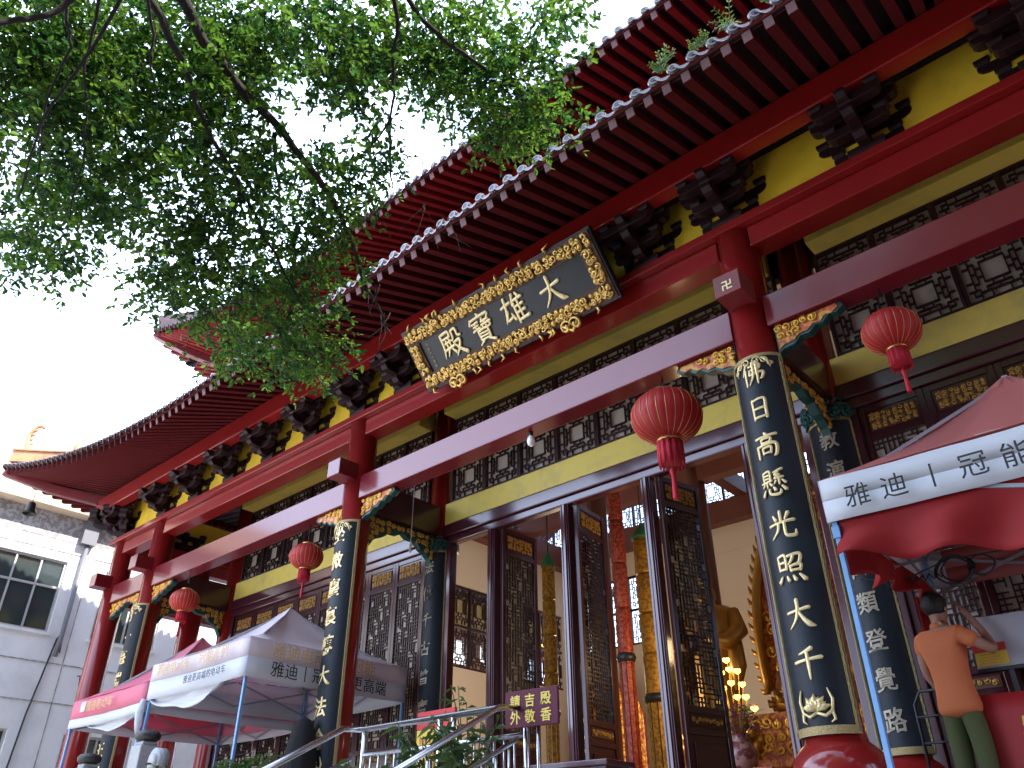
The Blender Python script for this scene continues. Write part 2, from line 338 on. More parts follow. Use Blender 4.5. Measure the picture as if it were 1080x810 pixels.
BR = {  # brush strokes on a 0..100 square, (x, y[, half width])
'大': [[(12,57,4),(48,62,3.4),(86,68,5)],[(50,96,5.5),(49,66,5),(38,34,4),(13,8,1.2)],[(50,60,2.5),(62,36,5),(80,15,7.5),(96,9,1.5)]],
'千': [[(68,93,6),(47,84,4.5),(24,78,1.4)],[(7,55,4.5),(50,60,3.6),(94,64,5)],[(51,86,4.5),(51,40,4.8),(50,2,1.6)]],
'日': [[(26,90,5),(27,50,4.5),(27,8,4)],[(27,86,4),(72,89,4.5),(74,50,5),(74,8,4.5)],[(30,50,4),(70,52,4)],[(29,15,4),(72,16,4)]],
'光': [[(50,97,5),(50,58,4.5)],[(24,86,3),(33,67,6)],[(78,89,6),(63,66,2)],[(6,53,4.5),(50,58,3.5),(94,61,5)],[(40,54,5),(34,30,4.5),(8,6,1.2)],[(60,56,4.5),(60,18,4.5),(68,8,5),(90,8,5),(94,26,1.5)]],
'高': [[(48,99,3),(55,89,6)],[(12,82,4.5),(50,85,3.5),(90,87,5)],[(34,75,4),(35,57,3.5)],[(34,74,3.5),(67,76,4),(65,58,4)],[(36,59,3),(65,60,3)],[(17,50,5),(18,3,4)],[(18,48,4),(82,52,5),(82,10,5),(72,4,2)],[(36,39,4),(37,16,3.5)],[(36,38,3.5),(65,40,4),(63,16,3.5)],[(37,18,3),(63,19,3)]],
'佛': [[(27,98,5.5),(8,54,1.5)],[(21,72,5),(21,4,4)],[(36,82,4),(76,86,4.5),(75,67,4)],[(40,66,3.5),(75,68,3.5)],[(40,66,4.5),(36,46,3.5)],[(36,46,4),(86,50,5),(83,26,4.5),(74,21,1.5)],[(53,97,4.5),(51,40,4.5),(32,5,1.3)],[(66,99,5),(67,50,4.5),(66,2,2)]],
'照': [[(13,93,4),(15,46,4)],[(14,91,4),(39,93,4.5),(39,46,4)],[(16,70,3.5),(38,71,3.5)],[(16,48,3.5),(39,48,3.5)],[(48,89,4),(88,93,4.5),(85,68,4.5),(77,63,1.5)],[(67,90,4.5),(60,74,4),(46,60,1.3)],[(53,56,4),(55,37,3.5)],[(54,55,3.5),(86,58,4.5),(83,38,4)],[(55,40,3.5),(83,41,3.5)],[(21,25,2.5),(9,8,6.5)],[(39,23,2.5),(43,8,5.5)],[(59,23,2.5),(65,8,5.5)],[(79,25,2.5),(94,7,7)]],
'懸': [[(16,97,3.5),(16,61,3.5)],[(16,96,3.2),(41,98,3.8),(41,61,3.5)],[(17,85,3),(40,85,3)],[(17,73,3),(40,73,3)],[(6,60,3.5),(47,62,3.8)],[(27,58,3.8),(27,40,2.5)],[(17,54,3.5),(9,44,1.5)],[(36,54,2),(45,44,4.5)],[(86,99,4.5),(54,90,1.5)],[(72,91,3.5),(58,80,3.2),(76,79,3),(56,67,3),(86,69,3.6)],[(71,66,3.6),(71,43,2.8)],[(61,58,3.5),(53,47,1.5)],[(81,58,2),(91,46,4.5)],[(18,32,2.5),(8,13,5.5)],[(34,31,4),(37,13,4),(60,7,4.5),(71,12,4.5),(72,24,1.5)],[(50,36,2.5),(56,24,5)],[(78,36,2.5),(90,21,6)]],
'雄': [[(5,71,4),(45,79,4.5)],[(27,97,5),(22,60,4.5),(4,20,1.3)],[(25,56,4),(13,27,4),(39,33,4)],[(36,43,2.5),(44,22,5.5)],[(63,99,5),(48,64,1.5)],[(56,80,4.5),(55,6,4)],[(77,99,3),(84,87,5.5)],[(56,78,3.5),(95,82,4.5)],[(56,58,3.2),(91,61,4)],[(56,38,3.2),(91,41,4)],[(56,14,3.5),(98,18,5)],[(74,80,4),(74,15,3.5)]],
'寶': [[(48,100,2.5),(54,90,5.5)],[(16,88,3),(8,71,4.5)],[(16,84,3.5),(88,89,4.5),(80,74,1.5)],[(15,70,3),(43,73,3.5)],[(18,60,2.8),(40,62,3)],[(12,48,3),(45,52,3.8)],[(29,71,3.3),(29,49,3)],[(63,78,3.8),(53,66,1.3)],[(57,68,3),(86,71,3.5)],[(51,58,3),(92,61,3.8)],[(70,70,3.3),(70,48,3)],[(57,55,3),(58,46,3),(85,47,3.2),(85,57,3)],[(31,43,3.5),(32,11,3.5)],[(32,42,3.2),(70,44,3.8),(70,11,3.6)],[(33,33,2.6),(69,33,2.6)],[(33,23,2.6),(69,23,2.6)],[(33,13,2.8),(69,13,2.8)],[(41,10,3.8),(19,-2,1.3)],[(61,10,2.2),(86,-2,5)]],
'殿': [[(14,90,4),(51,93,4.5),(49,74,4)],[(16,74,3.5),(49,75,3.5)],[(15,91,4.5),(13,50,4.3),(1,12,1.3)],[(21,58,3.2),(53,61,3.6)],[(30,69,3.6),(30,40,3.2)],[(44,69,3.6),(44,40,3.2)],[(14,37,3.5),(58,42,4.2)],[(30,35,3.8),(17,15,1.4)],[(44,35,2.2),(56,17,5.2)],[(66,91,4),(64,68,3.6),(55,57,1.3)],[(66,90,3.4),(85,92,4),(86,69,3.8),(98,66,3.4)],[(59,50,3.5),(87,53,4.3),(74,28,4),(52,6,1.2)],[(63,43,2.4),(78,22,4.8),(99,4,6.5)]],
}
def write(mb, ch, fn, size, brush=True, bold=.012, thick=.03, wob=0.0, mi=0):
    """put one character into mb; fn(x, y, z) maps flat coordinates (centred, z = out of the surface) to world"""
    if brush and ch in BR:
        for si, st in enumerate(BR[ch]):
            pts = [V(((p[0]-50)/100, (p[1]-50)/100, 0)) for p in st]; ws = [(p[2]*1.16+.7)/100 for p in st]
            P = []; W = []                              # Catmull-Rom through the stroke
            for i in range(len(pts)-1):
                p0 = pts[max(i-1,0)]; p1 = pts[i]; p2 = pts[i+1]; p3 = pts[min(i+2,len(pts)-1)]
                for q in range(5):
                    t = q/5
                    P.append(.5*((2*p1)+(p2-p0)*t+(2*p0-5*p1+4*p2-p3)*t*t+(3*p1-p0-3*p2+p3)*t**3)); W.append(ws[i]*(1-t)+ws[i+1]*t)
            P.append(pts[-1]); W.append(ws[-1])
            d0 = (P[0]-P[1]).normalized(); d1 = (P[-1]-P[-2]).normalized()
            P = [P[0]+d0*W[0]*.7]+P+[P[-1]+d1*W[-1]*.7]; W = [W[0]*.35]+W+[W[-1]*.3]
            t = MB(); t.tube(P, W, n=8, flat=((0,0,1), .55))
            mb.add([fn(v[0]*size, v[1]*size, v[2]*size+.0007*si) for v in t.v], t.f, mi, True)
        return
    vs, fs = glyph(ch, bold, thick)
    o = []
    for v in vs:
        x, y = v.x, v.y
        if wob:
            a = noise.noise(V((x*2.3+ord(ch), y*2.3, 0))); b = noise.noise(V((x*2.3, y*2.3+ord(ch)*1.7, 5)))
            x = x*.92+a*.06*wob; y = y+x*.13*wob+b*.06*wob
        o.append(fn(x*size, y*size, v.z*size))
    mb.add(o, fs, mi, False)

def spiral(mb, c, ax, ay, r, rt, turns, a0, sgn=1, n=14, mi=0):
    c = V(c); ax = V(ax); ay = V(ay); P = []; R = []
    for i in range(n):
        t = i/(n-1); a = a0+sgn*turns*2*pi*t; q = r*(1-.85*t)
        P.append(c+ax*(q*cos(a))+ay*(q*sin(a))); R.append(rt*(.55+.7*t))
    mb.tube(P, R, n=5, mi=mi)
def scrollwork(mb, org, ax, ay, w, h, step, rt, rg, mi=0, inside=None):
    """fills a w x h panel (lower left corner org) with carved curls standing proud of it"""
    ax = V(ax); ay = V(ay); org = V(org); nx = max(1, round(w/step)); ny = max(1, round(h/step)); nn = ax.cross(ay)
    for i in range(nx):
        for j in range(ny):
            x = (i+.5+rg.uniform(-.18,.18))*w/nx; y = (j+.5+rg.uniform(-.18,.18))*h/ny
            if inside and not inside(x, y): continue
            q = step*.5*rg.uniform(.8,1.15)
            spiral(mb, org+ax*x+ay*y+nn*rg.uniform(0,rt*.5), ax, ay, q, rt*rg.uniform(.8,1.2), rg.uniform(.9,1.5), rg.uniform(0,6.28), rg.choice((-1,1)), 11, mi)
            if rg.random() < .6:
                a = rg.uniform(0,6.28); d = ax*cos(a)+ay*sin(a); p = org+ax*x+ay*y+nn*rt*.6
                mb.tube([p-d*q*.9, p+(ax*-sin(a)+ay*cos(a))*q*.3, p+d*q*.9], [rt*.4, rt*1.1, rt*.3], n=5, mi=mi)

# ------------------------------------------------------------------ the ground, the terrace
TZ = 1.85
g = MB(); g.box(-600, 600, -600, 600, -.3, 0); M['asphalt'] = mat('dark_asphalt', (.055, .053, .052), .85, var=.25, vscale=6, bump=.2, bscale=60)  # invented dark asphalt, keeps bounce light off the right bays
tag(obj('ground', g, M['asphalt']), 'unseen asphalt yard below the terrace, made dark to cut bounce light', kind='structure')
g = MB(); g.box(-20.9, -5.2, -40, 4.88, .001, .005); tag(obj('bounce_paving', g, M['paving']), 'unseen pale paving added to bounce light up onto the left half of the hall', kind='structure')  # extra pale sheet out of view, reflects sun up into the left bays
g = MB(); g.box(-17.9, 6.6, 4.9, 22.5, 0.004, TZ); tag(obj('terrace', g, M['floor'], bev=.02), 'raised stone terrace carrying the hall', kind='structure')
g = MB()
for i in range(11):
    z = TZ-(i+1)*TZ/12; g.box(-6.7, -3.9, 4.897-(i+1)*.30, 4.897-i*.30, .004, z)
tag(obj('steps', g, M['stone'], bev=.012), 'grey stone steps up to the terrace', kind='structure')

# ------------------------------------------------------------------ the hall
XC0 = -5.65                                             # centre line of the hall
XA, XB, XCc, XD = -2.525, -8.775, -14.82, -16.5
XE, XF = 2*XC0-XCc, 2*XC0-XD
Y0, Y1 = 6.5, 8.2                                       # front column row and inner row
hall = thing('temple_hall', 'two-tiered red temple hall with dark tiled upturned eaves, red columns and yellow bands', 'temple', (XC0, 13, TZ))
def part(name, mb, mats, **k): return obj(name, mb, mats, hall, world=True, **k)
R = .21
def column_mesh(top, base=True):
    m = MB()
    m.lathe([(.34,0),(.36,.03),(.36,.10),(.33,.16),(.36,.24),(.37,.32),(.34,.42),(.27,.50),(R+.025,.53),(R+.008,.60),(R,.75),(R,top)] if base else [(R,0),(R,top)], n=32)
    return m
cm = column_mesh(7.36-TZ)
c0 = obj('column', cm, M['red'], hall); hall_inv = wmat(hall).inverted()
def H(x, y, z): return hall_inv @ V((x, y, z))          # world point to the hall's own space
copies(c0, [(H(x, Y0, TZ), 0) for x in (XA, XB, XCc, XD, XE, XF)], hall)
cm2 = column_mesh(9.0-TZ); c1 = obj('column', cm2, M['red'], hall)
copies(c1, [(H(x, Y1, TZ), .5) for x in (XA, XB, XCc, XE)], hall)
# columns of the side gallery
c2 = obj('column', cm, M['red'], hall)
copies(c2, [(H(x, y, TZ), 0) for x in (XD, XF) for y in (Y1, 12.4, 16.8)], hall)
c3 = obj('column', column_mesh(11.7-TZ), M['innerbeam'], hall)
copies(c3, [(H(x, y, TZ), 0) for x in (XA, XB) for y in (12.4, 16.8)], hall)
# front beams, bay by bay
bays = [(XD, XCc), (XCc, XB), (XB, XA), (XA, XE), (XE, XF)]
for a, b in bays:
    m = MB(); m.box(a+R-.03, b-R+.03, 6.37, 6.63, 6.08, 6.435); part('tie_beam', m, M['beam'], bev=.012)
    m = MB(); m.box(a+R-.03, b-R+.03, 6.37, 6.63, 7.10, 7.353); part('architrave', m, M['red'], bev=.012)
m = MB(); m.box(XD-.35, XF+.35, 6.27, 6.73, 7.357, 7.46); part('plate_beam', m, M['red'], bev=.01)
m = MB(); m.box(XD-.23, XD+.23, 6.735, 20, 7.357, 7.46); m.box(XD-.13, XD+.13, 6.735, 20, 7.10, 7.353); m.box(XD-.13, XD+.13, 6.735, 20, 6.08, 6.435); part('side_beam', m, M['red'], bev=.01)
# cross beams from the front row to the inner row, with the ends that come through the columns
for x in (XA, XB, XCc, XE):
    m = MB(); m.box(x-.13, x+.13, 6.64, Y1-R+.02, 5.98, 6.46); part('cross_beam', m, M['door'], bev=.01)
for x in (XA, XB, XCc, XD, XE):
    m = MB(); m.box(x-.14, x+.14, 6.02, 6.36, 6.37, 6.62)
    e = part('beam_end', m, M['fascia'] if x == XA else M['beam'], bev=.008)  # uncoated red on the nearest block stands in for its missing sky reflection
    if x != XA: continue
    m = MB(); write(m, '卍', lambda X, Yy, Z, x=x: (x+X, 6.018-Z, 6.475+Yy), .125, thick=.02)
    q = obj('emblem', m, M['goldpaint'], e); q.matrix_parent_inverse = wmat(e).inverted()
# carved panels under the tie beam on both sides of each column
qt = [(0,0),(.66,0),(.68,-.05),(.60,-.10),(.54,-.085),(.47,-.15),(.40,-.14),(.33,-.20),(.24,-.195),(.17,-.26),(.06,-.27),(0,-.31)]
def spandrel(x, s):
    m = MB(); poly = [(s*a, b) for a, b in (qt if s > 0 else qt[::-1])]
    m.prism(poly, (x, 6.49, 6.076), (1,0,0), (0,0,1), .10)
    e = part('carved_spandrel', m, M['green'], bev=.008)
    m = MB(); p2 = [(s*(a*.90+.02), b*.80-.012) for a, b in (qt if s > 0 else qt[::-1])]
    m.prism(p2, (x, 6.435, 6.076), (1,0,0), (0,0,1), .012)
    q = obj('ground_panel', m, M['carvedred'], e); q.matrix_parent_inverse = wmat(e).inverted()
    m = MB(); rg = random.Random(int(x*100)+s)
    scrollwork(m, (x if s > 0 else x-.62, 6.424, 5.80), (1,0,0), (0,0,1), .62, .27, .085, .013, rg, inside=lambda X, Yy: Yy-.27 > -(.245-.24*((X if s > 0 else .62-X)/.62))+.02)
    q = obj('scrollwork', m, M['carvegold'], e); q.matrix_parent_inverse = wmat(e).inverted()
for x in (XA, XB, XCc, XE): spandrel(x+R, 1); spandrel(x-R, -1)
spandrel(XD+R, 1)
# carved arch under each cross beam
for x in (XA, XB, XCc):
    y0, y1 = Y0+R, Y1-R; n = 14; poly = [(y0, 5.975), (y1, 5.975)]
    for i in range(n+1):
        t = i/n; y = y1+(y0-y1)*t; d = .14+.34*abs(2*t-1)**2.2+.03*cos(t*2*pi*5); poly.append((y, 5.975-d))
    m = MB(); m.prism(poly, (x, 0, 0), (0,1,0), (0,0,1), .10); e = part('carved_arch', m, M['green'], bev=.006)
    m = MB(); rg = random.Random(int(x*7)); 
    for sd in (1, -1):
        scrollwork(m, (x+sd*.052, y0 if sd > 0 else y1, 5.60), (0,sd,0), (0,0,1), y1-y0, .36, .10, .015, rg, inside=lambda X, Yy: Yy > .36-(.09+.30*abs(2*X/(y1-y0)-1)**2.2))
    q = obj('scrollwork', m, M['carvegold'], e); q.matrix_parent_inverse = wmat(e).inverted()

# bracket sets on the plate
def bracket_mesh():
    m = MB()
    def arm(y, hw, z0, h, t=.11):
        c = h*.75
        m.prism([(-hw,z0+h),(-hw,z0+h*.55),(-hw+c*.35,z0+h*.18),(-hw+c,z0),(hw-c,z0),(hw-c*.35,z0+h*.18),(hw,z0+h*.55),(hw,z0+h)], (0,y,0), (1,0,0), (0,0,1), t)
    def tongue(y0, y1, z0, h, t=.11):
        m.prism([(y1,z0),(y1,z0+h),(y0,z0+h),(y0,z0+h*.5),(y0+.05,z0+h*.1),(y0+.10,z0)], (0,0,0), (0,1,0), (0,0,1), t)
    def blk(x, y, z): m.frustum(x, y, z, z+.035, .045, .045, .068, .068); m.frustum(x, y, z+.0352, z+.085, .068, .068, .068, .068)
    m.frustum(0, 0, 0, .06, .13, .12, .18, .17); m.frustum(0, 0, .0602, .13, .18, .17, .18, .17)
    arm(0, .34, .09, .12); tongue(-.34, .1, .10, .11)
    for x in (-.28, .28): blk(x, 0, .212)
    blk(0, -.27, .212)
    arm(-.27, .30, .20, .11); tongue(-.56, .1, .215, .11); arm(0, .46, .30, .11)
    for x in (-.25, .25): blk(x, -.27, .312)
    for x in (-.40, .40): blk(x, 0, .412)
    blk(0, -.49, .328)
    arm(-.27, .42, .40, .10); arm(-.49, .33, .34, .11); tongue(-.66, .1, .36, .10, .10)
    for x in (-.27, .27): blk(x, -.49, .45)
    for x in (-.36, .36): blk(x, -.27, .50)
    return m
bm_ = bracket_mesh(); b0 = obj('bracket_set', bm_, M['bracket'], hall, bev=.006)
bx = [XD]+[XCc+i*(XB-XCc)/5 for i in range(5)]+[XB+i*(XA-XB)/6 for i in range(6)]+[XA+i*(XE-XA)/4 for i in range(5)]+[XF]
copies(b0, [(H(x, 6.48, 7.462), 0) for x in bx], hall)
b1 = obj('bracket_set', bm_, M['bracket'], hall, bev=.006)
copies(b1, [(H(XD+.02, 6.48+i*1.2, 7.462), rad(-90)) for i in range(1, 8)], hall)
b2 = obj('bracket_set', bm_, M['bracket'], hall, bev=.006)
copies(b2, [(H(XD, 6.48, 7.462), rad(-45), (1.15, 1.35, 1))], hall)
for a, b in zip(bx[:-1], bx[1:]):
    m = MB(); m.box(a+.02, b-.02, 6.44, 6.50, 7.462, 8.25); part('frieze_panel', m, M['deepyellow'])
m = MB(); m.box(XD-.05, XD+.01, 6.52, 20, 7.462, 8.25); part('frieze_panel', m, M['deepyellow'])

# ---- roofs
def eave(d, half, dep0, z0, rise, flare, start):        # d: signed distance from the centre; returns plan offset and height
    t = max(0, (abs(d)-start)/(half-start)); return dep0-flare*t*t, z0+rise*t**2.2
SP = .213
def front_map(p): return p
def left_map(corner):
    cx, cy = corner
    return lambda p: (cx+(p[1]-cy), cy+(p[0]-cx), p[2])
def right_map(): return lambda p: (2*XC0-p[0], p[1], p[2])
def roof_side(root, xa_e, xa_r, xb_e, xb_r, ef, pur, top, fm, visible, part_name, rim=True):
    rmat = M['litrafter'] if part_name == 'upper_roof' else M['rafter']
    """one eave: xa/xb = end X of the eave (e) and of the purlin row (r); ef(x) -> (y, z) of rafter tips; pur=(y, z) rafter underside at purlin; top=(y, z, shrink)"""
    n = round((xb_e-xa_e)/SP); raf_rest = MB(); tiles = MB(); fas = MB(); brd = MB(); cnt = 0
    def eave_pt(s): x = xa_e+(xb_e-xa_e)*s; y, z = ef(x); return V((x, y, z))
    def root_pt(s):
        x = xa_e+(xb_e-xa_e)*s
        ls, rs = xa_e+7.5, xb_e-7.5
        if x < ls: xr = xa_r+(ls-xa_r)*(x-xa_e)/(ls-xa_e)
        elif x > rs: xr = xb_r-(xb_r-rs)*(xb_e-x)/(xb_e-rs)
        else: xr = x
        zz = pur[1]+.16*max(0, (xa_e+6-x)/6)**1.3+.16*max(0, (x-xb_e+6)/6)**1.3
        return V((xr, pur[0], zz))
    E_ = []; B_ = []; T_ = []
    for i in range(n):
        s = (i+.5)/n; e = eave_pt(s); r_ = root_pt(s)
        d = (r_-e).normalized(); up = V((0,0,1))
        a = e+up*.055; b = r_+up*.055+d*.35
        m = MB() if visible(e.x) and cnt < 100 else raf_rest
        q = MB(); q.bar(a+d*.004, b, .095, .11); q.bar(a-d*.004, a+d*.003, .085, .10, mi=1)
        q.v = [fm(p) for p in q.v]; m.add(q.v, q.f); m.m[-len(q.m):] = q.m
        if m is not raf_rest:
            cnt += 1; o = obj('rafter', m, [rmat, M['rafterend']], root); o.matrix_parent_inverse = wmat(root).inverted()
    if raf_rest.v:
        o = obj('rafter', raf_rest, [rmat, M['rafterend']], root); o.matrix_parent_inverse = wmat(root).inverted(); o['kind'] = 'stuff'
    K = n*1
    for i in range(K+1):
        s = i/K; e = eave_pt(s); r_ = root_pt(s); d = (r_-e).normalized()
        E_.append(e); B_.append(r_)
    # soffit board over the rafters, fascia along the tips
    P = []
    for e, r_ in zip(E_, B_):
        d = (r_-e).normalized(); up = V((0,0,1)); P.append([fm(e+up*.115-d*.02), fm(r_+up*.115+d*.4)])
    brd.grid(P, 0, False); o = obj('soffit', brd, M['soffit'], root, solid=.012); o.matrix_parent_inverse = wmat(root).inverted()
    out = []
    for i, (e, r_) in enumerate(zip(E_, B_)):
        d = (e-r_); d.z = 0; d.normalize(); out.append(d)
    P = []
    for e, d in zip(E_, out):
        q = []
        for off, dz in ((-.03,.115),(.035,.115),(.045,.165),(-.03,.165),(-.03,.115)): q.append(fm(e+d*off+V((0,0,dz))))
        P.append(q)
    fas.grid(P, 0, False); o = obj('fascia', fas, M['fascia'], root); o.matrix_parent_inverse = wmat(root).inverted()
    # tiles: gutter tiles with a drip lip, and a round rib with an end cap between them
    for i in range(K):
        s0 = i/K; s1 = (i+1)/K; sm = (s0+s1)/2
        e0, e1, em = E_[i], E_[i+1], eave_pt(sm); d = out[i]
        def tp(x, e):                                    # matching point at the top of this slope
            xr = top[2]+(top[3]-top[2])*(x-xa_e)/(xb_e-xa_e)
            return V((xr, top[0], top[1]))
        for kk, (e, isrib) in enumerate(((e0, True), (em, False))):
            t = tp(e.x, e); hd = V((t.x-e.x, t.y-e.y, 0)); L = hd.length; hd.normalize(); sd = V((hd.y, -hd.x, 0))
            st = [e-hd*.06+V((0,0,.165))]
            for q in (.15,.4,.7,1.0):
                p = e.lerp(t, q); p.z = e.z+.165+(t.z-e.z-.165)*(q*.78+.22*q*q); st.append(p)
            w = SP*.5; prof = []
            for p in st:
                if isrib: prof.append([fm(p+sd*(.062*cos(a))+V((0,0,.062*sin(a)+.01))) for a in [pi*j/6 for j in range(7)]])
                else: prof.append([fm(p+sd*(w*j/3)+V((0,0,.030*((j/3)**2)-.02))) for j in range(-3,4)])
            tiles.grid(prof, 0, True)
            p = st[0]
            if isrib:                                    # round end cap disc
                c = p-hd*.004+V((0,0,.012)); ring = [fm(c+sd*(.066*cos(a))+V((0,0,.066*sin(a)))) for a in [2*pi*j/12 for j in range(12)]]
                c2 = c-hd*.02; ring2 = [fm(c2+sd*(.055*cos(a))+V((0,0,.055*sin(a)))) for a in [2*pi*j/12 for j in range(12)]]
                tiles.add(ring+ring2, [(j, (j+1) % 12, 12+(j+1) % 12, 12+j) for j in range(12)]+[tuple(range(12,24))], 0)
                rr = MB()
                tiles.add([fm(c2-hd*.003+sd*(rq*cos(a))+V((0,0,rq*sin(a)))) for rq in (.050,.034) for a in [2*pi*j/12 for j in range(12)]], [(j, (j+1) % 12, 12+(j+1) % 12, 12+j) for j in range(12)], 1)
            else:                                        # drip lip hanging below the gutter tile
                lip = [p-hd*.006+sd*(w*.80*j/3)+V((0,0,.030*((j/3)**2)-.018)) for j in range(-3,4)]
                low = [q+V((0,0,-.048*(1-(abs(j)/3.2)**2)-.012)) for q, j in zip(lip, range(-3,4))]
                tiles.grid([[fm(q) for q in lip], [fm(q-hd*.012) for q in low]], 0, False)
                tiles.grid([[fm(q-hd*.0145+V((0,0,.016))) for q in low], [fm(q-hd*.0155+V((0,0,-.004))) for q in low]], 1, False)
    o = obj('roof_tiles', tiles, [M['tile'], M['tilerim']], root, solid=0); o.matrix_parent_inverse = wmat(root).inverted()
    return E_

vis_all = lambda x: -19.5 < x < 1.2
hl = 12.85
lower_e = lambda x: eave(x-XC0, hl, 4.80, 7.95, .93, .40, 5.35)
root = part('lower_roof', MB(), [M['tile']])
PC = (XD-.6, 5.9)                                       # purlin corner
roof_side(root, XC0-hl, PC[0], XC0+hl, 2*XC0-PC[0], lower_e, (5.9, 8.33), (8.1, 9.45, PC[0]+2.2, 2*XC0-PC[0]-2.2), front_map, vis_all, 'lower_roof')
side_len = 16.2
lm = left_map(PC)
le_side = lambda x: lower_e(x if x < PC[0]+8 else XC0)
roof_side(root, XC0-hl, PC[0], PC[0]+side_len, PC[0]+side_len, le_side, (5.9, 8.33), (8.1, 9.45, PC[0]+2.2, PC[0]+side_len), lm, lambda x: False, 'lower_roof')
rm = right_map()
roof_side(root, XC0-hl, PC[0], PC[0]+side_len, PC[0]+side_len, le_side, (5.9, 8.33), (8.1, 9.45, PC[0]+2.2, PC[0]+side_len), lambda p: rm(lm(p)), lambda x: False, 'lower_roof')
def child(name, mb, mats, par, **k):
    o = obj(name, mb, mats, par, **k); o.matrix_parent_inverse = wmat(par).inverted(); return o
m = MB(); m.box(PC[0]+.02, 2*XC0-PC[0]-.02, 5.90, 6.10, 7.98, 8.32); child('purlin', m, M['red'], root, bev=.015)
m = MB(); m.box(PC[0], PC[0]+.2, 6.12, 21, 7.98, 8.32); child('purlin', m, M['red'], root, bev=.015)
def hip(root, corner, tip, inner, w=.16, h=.20):
    a = V(corner); b = V(tip); m = MB()
    mid = a.lerp(b, .5)-V((0,0,.06)); P = [V(inner), a, mid, b]
    for p, q in zip(P[:-1], P[1:]): m.bar(p, q+(q-p).normalized()*.02, w, h)
    child('hip_rafter', m, M['fascia'], root, bev=.012)
for sgn in (0, 1):
    fx = (lambda p: p) if not sgn else (lambda p: (2*XC0-p[0], p[1], p[2]))
    tip = fx((XC0-hl, 4.42, 8.92)); hip(root, fx((PC[0]+.05, 5.95, 8.30)), tip, fx((XD, 6.5, 8.42)))
    # hip ridge and its curling end ornament
    m = MB(); a = V(fx((XD+1.8, 8.2, 9.75))); b = V(tip)+V((0,0,.30)); P = []
    for i in range(9):
        t = i/8; p = a.lerp(b, t); p.z = a.z+(b.z-a.z)*t-.25*sin(pi*t); P.append(p)
    for p, q in zip(P[:-1], P[1:]): m.bar(p+V((0,0,.06)), q+V((0,0,.06)), .16, .26); m.bar(p+V((0,0,.215)), q+V((0,0,.215)), .22, .05)
    child('hip_ridge', m, M['orange'], root, bev=.01)
    m = MB(); d = (V(tip)-V(fx((PC[0], 5.9, 8.92)))).normalized(); o_ = b-d*.30+V((0,0,.20)); P = []; Rr = []
    for i in range(12):
        t = i/11; P.append(o_+d*(.16*sin(t*2.6)-.10*t)+V((0,0,.62*t))); Rr.append(.085*(1-.55*t))
    P.append(P[-1]-d*.10-V((0,0,-.02))); Rr.append(.05); P.append(P[-1]-d*.05-V((0,0,.07))); Rr.append(.03)
    m.tube(P, Rr, n=8)
    for i in (3,5,7,9): m.tube([P[i]-d*.03, P[i]-d*(.14)+V((0,0,.03))], [.04,.012], n=5)
    child('ridge_ornament', m, M['orange'], root)
    m = MB(); q = P[0]-d*1.0+V((0,0,.05)); m.tube([q-V((0,0,.1)), q+V((0,0,.12)), q+d*.1+V((0,0,.24))], [.10,.09,.03], n=8); m.tube([q-d*.12, q-d*.16+V((0,0,.12))], [.05,.02], n=6); child('ridge_ornament', m, M['orange'], root)
# upper storey
m = MB(); m.box(XCc-.1, XE+.1, 8.0, 8.12, 9.0, 12.05); part('upper_wall', m, M['red'])
m = MB(); m.box(XCc-.3, XE+.3, 7.86, 8.0-.003, 9.35, 9.62); part('ridge_band', m, M['red'], bev=.02)
uroot = part('upper_roof', MB(), [M['tile']])
uh = 11.0; UPC = (XCc-.85, 7.2)
upper_e = lambda x: eave(x-XC0, uh, 6.10, 11.17, 1.25, .10, 3.6)
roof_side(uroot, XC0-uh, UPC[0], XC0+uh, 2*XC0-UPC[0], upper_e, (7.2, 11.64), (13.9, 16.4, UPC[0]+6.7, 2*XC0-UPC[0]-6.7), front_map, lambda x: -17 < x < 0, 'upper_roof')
um = left_map(UPC); ulen = 13.4
ue_side = lambda x: upper_e(x if x < UPC[0]+6.5 else XC0)
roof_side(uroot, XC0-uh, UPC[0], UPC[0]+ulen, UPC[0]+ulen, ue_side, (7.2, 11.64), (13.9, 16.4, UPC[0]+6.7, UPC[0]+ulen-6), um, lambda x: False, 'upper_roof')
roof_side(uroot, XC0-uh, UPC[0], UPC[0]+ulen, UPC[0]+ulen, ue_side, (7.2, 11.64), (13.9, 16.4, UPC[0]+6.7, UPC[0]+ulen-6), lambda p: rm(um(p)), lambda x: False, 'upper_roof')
m = MB(); m.box(UPC[0]+.02, 2*XC0-UPC[0]-.02, 7.2, 7.4, 11.30, 11.63); child('purlin', m, M['red'], uroot, bev=.015)
m = MB(); m.box(UPC[0], UPC[0]+.2, 7.42, 20.2, 11.30, 11.63); child('purlin', m, M['red'], uroot, bev=.015)
m = MB(); m.box(UPC[0]+.1, 2*XC0-UPC[0]-.1, 7.30, 8.05, 11.28, 11.34); child('soffit', m, M['red'], uroot)
for sgn in (0, 1):
    fx = (lambda p: p) if not sgn else (lambda p: (2*XC0-p[0], p[1], p[2]))
    tip = fx((XC0-uh-.02, 6.02, 12.50)); hip(uroot, fx((UPC[0]+.05, 7.25, 11.78)), tip, fx((XCc, 8.0, 11.9)), .2, .22)
    m = MB(); a = V(fx((XCc+5, 13, 16.2))); b = V(tip)+V((0,0,.3)); P = []
    for i in range(9):
        t = i/8; p = a.lerp(b, t); p.z = a.z+(b.z-a.z)*t-.35*sin(pi*t); P.append(p)
    for p, q in zip(P[:-1], P[1:]): m.bar(p, q, .2, .34)
    child('hip_ridge', m, M['tile'], uroot)
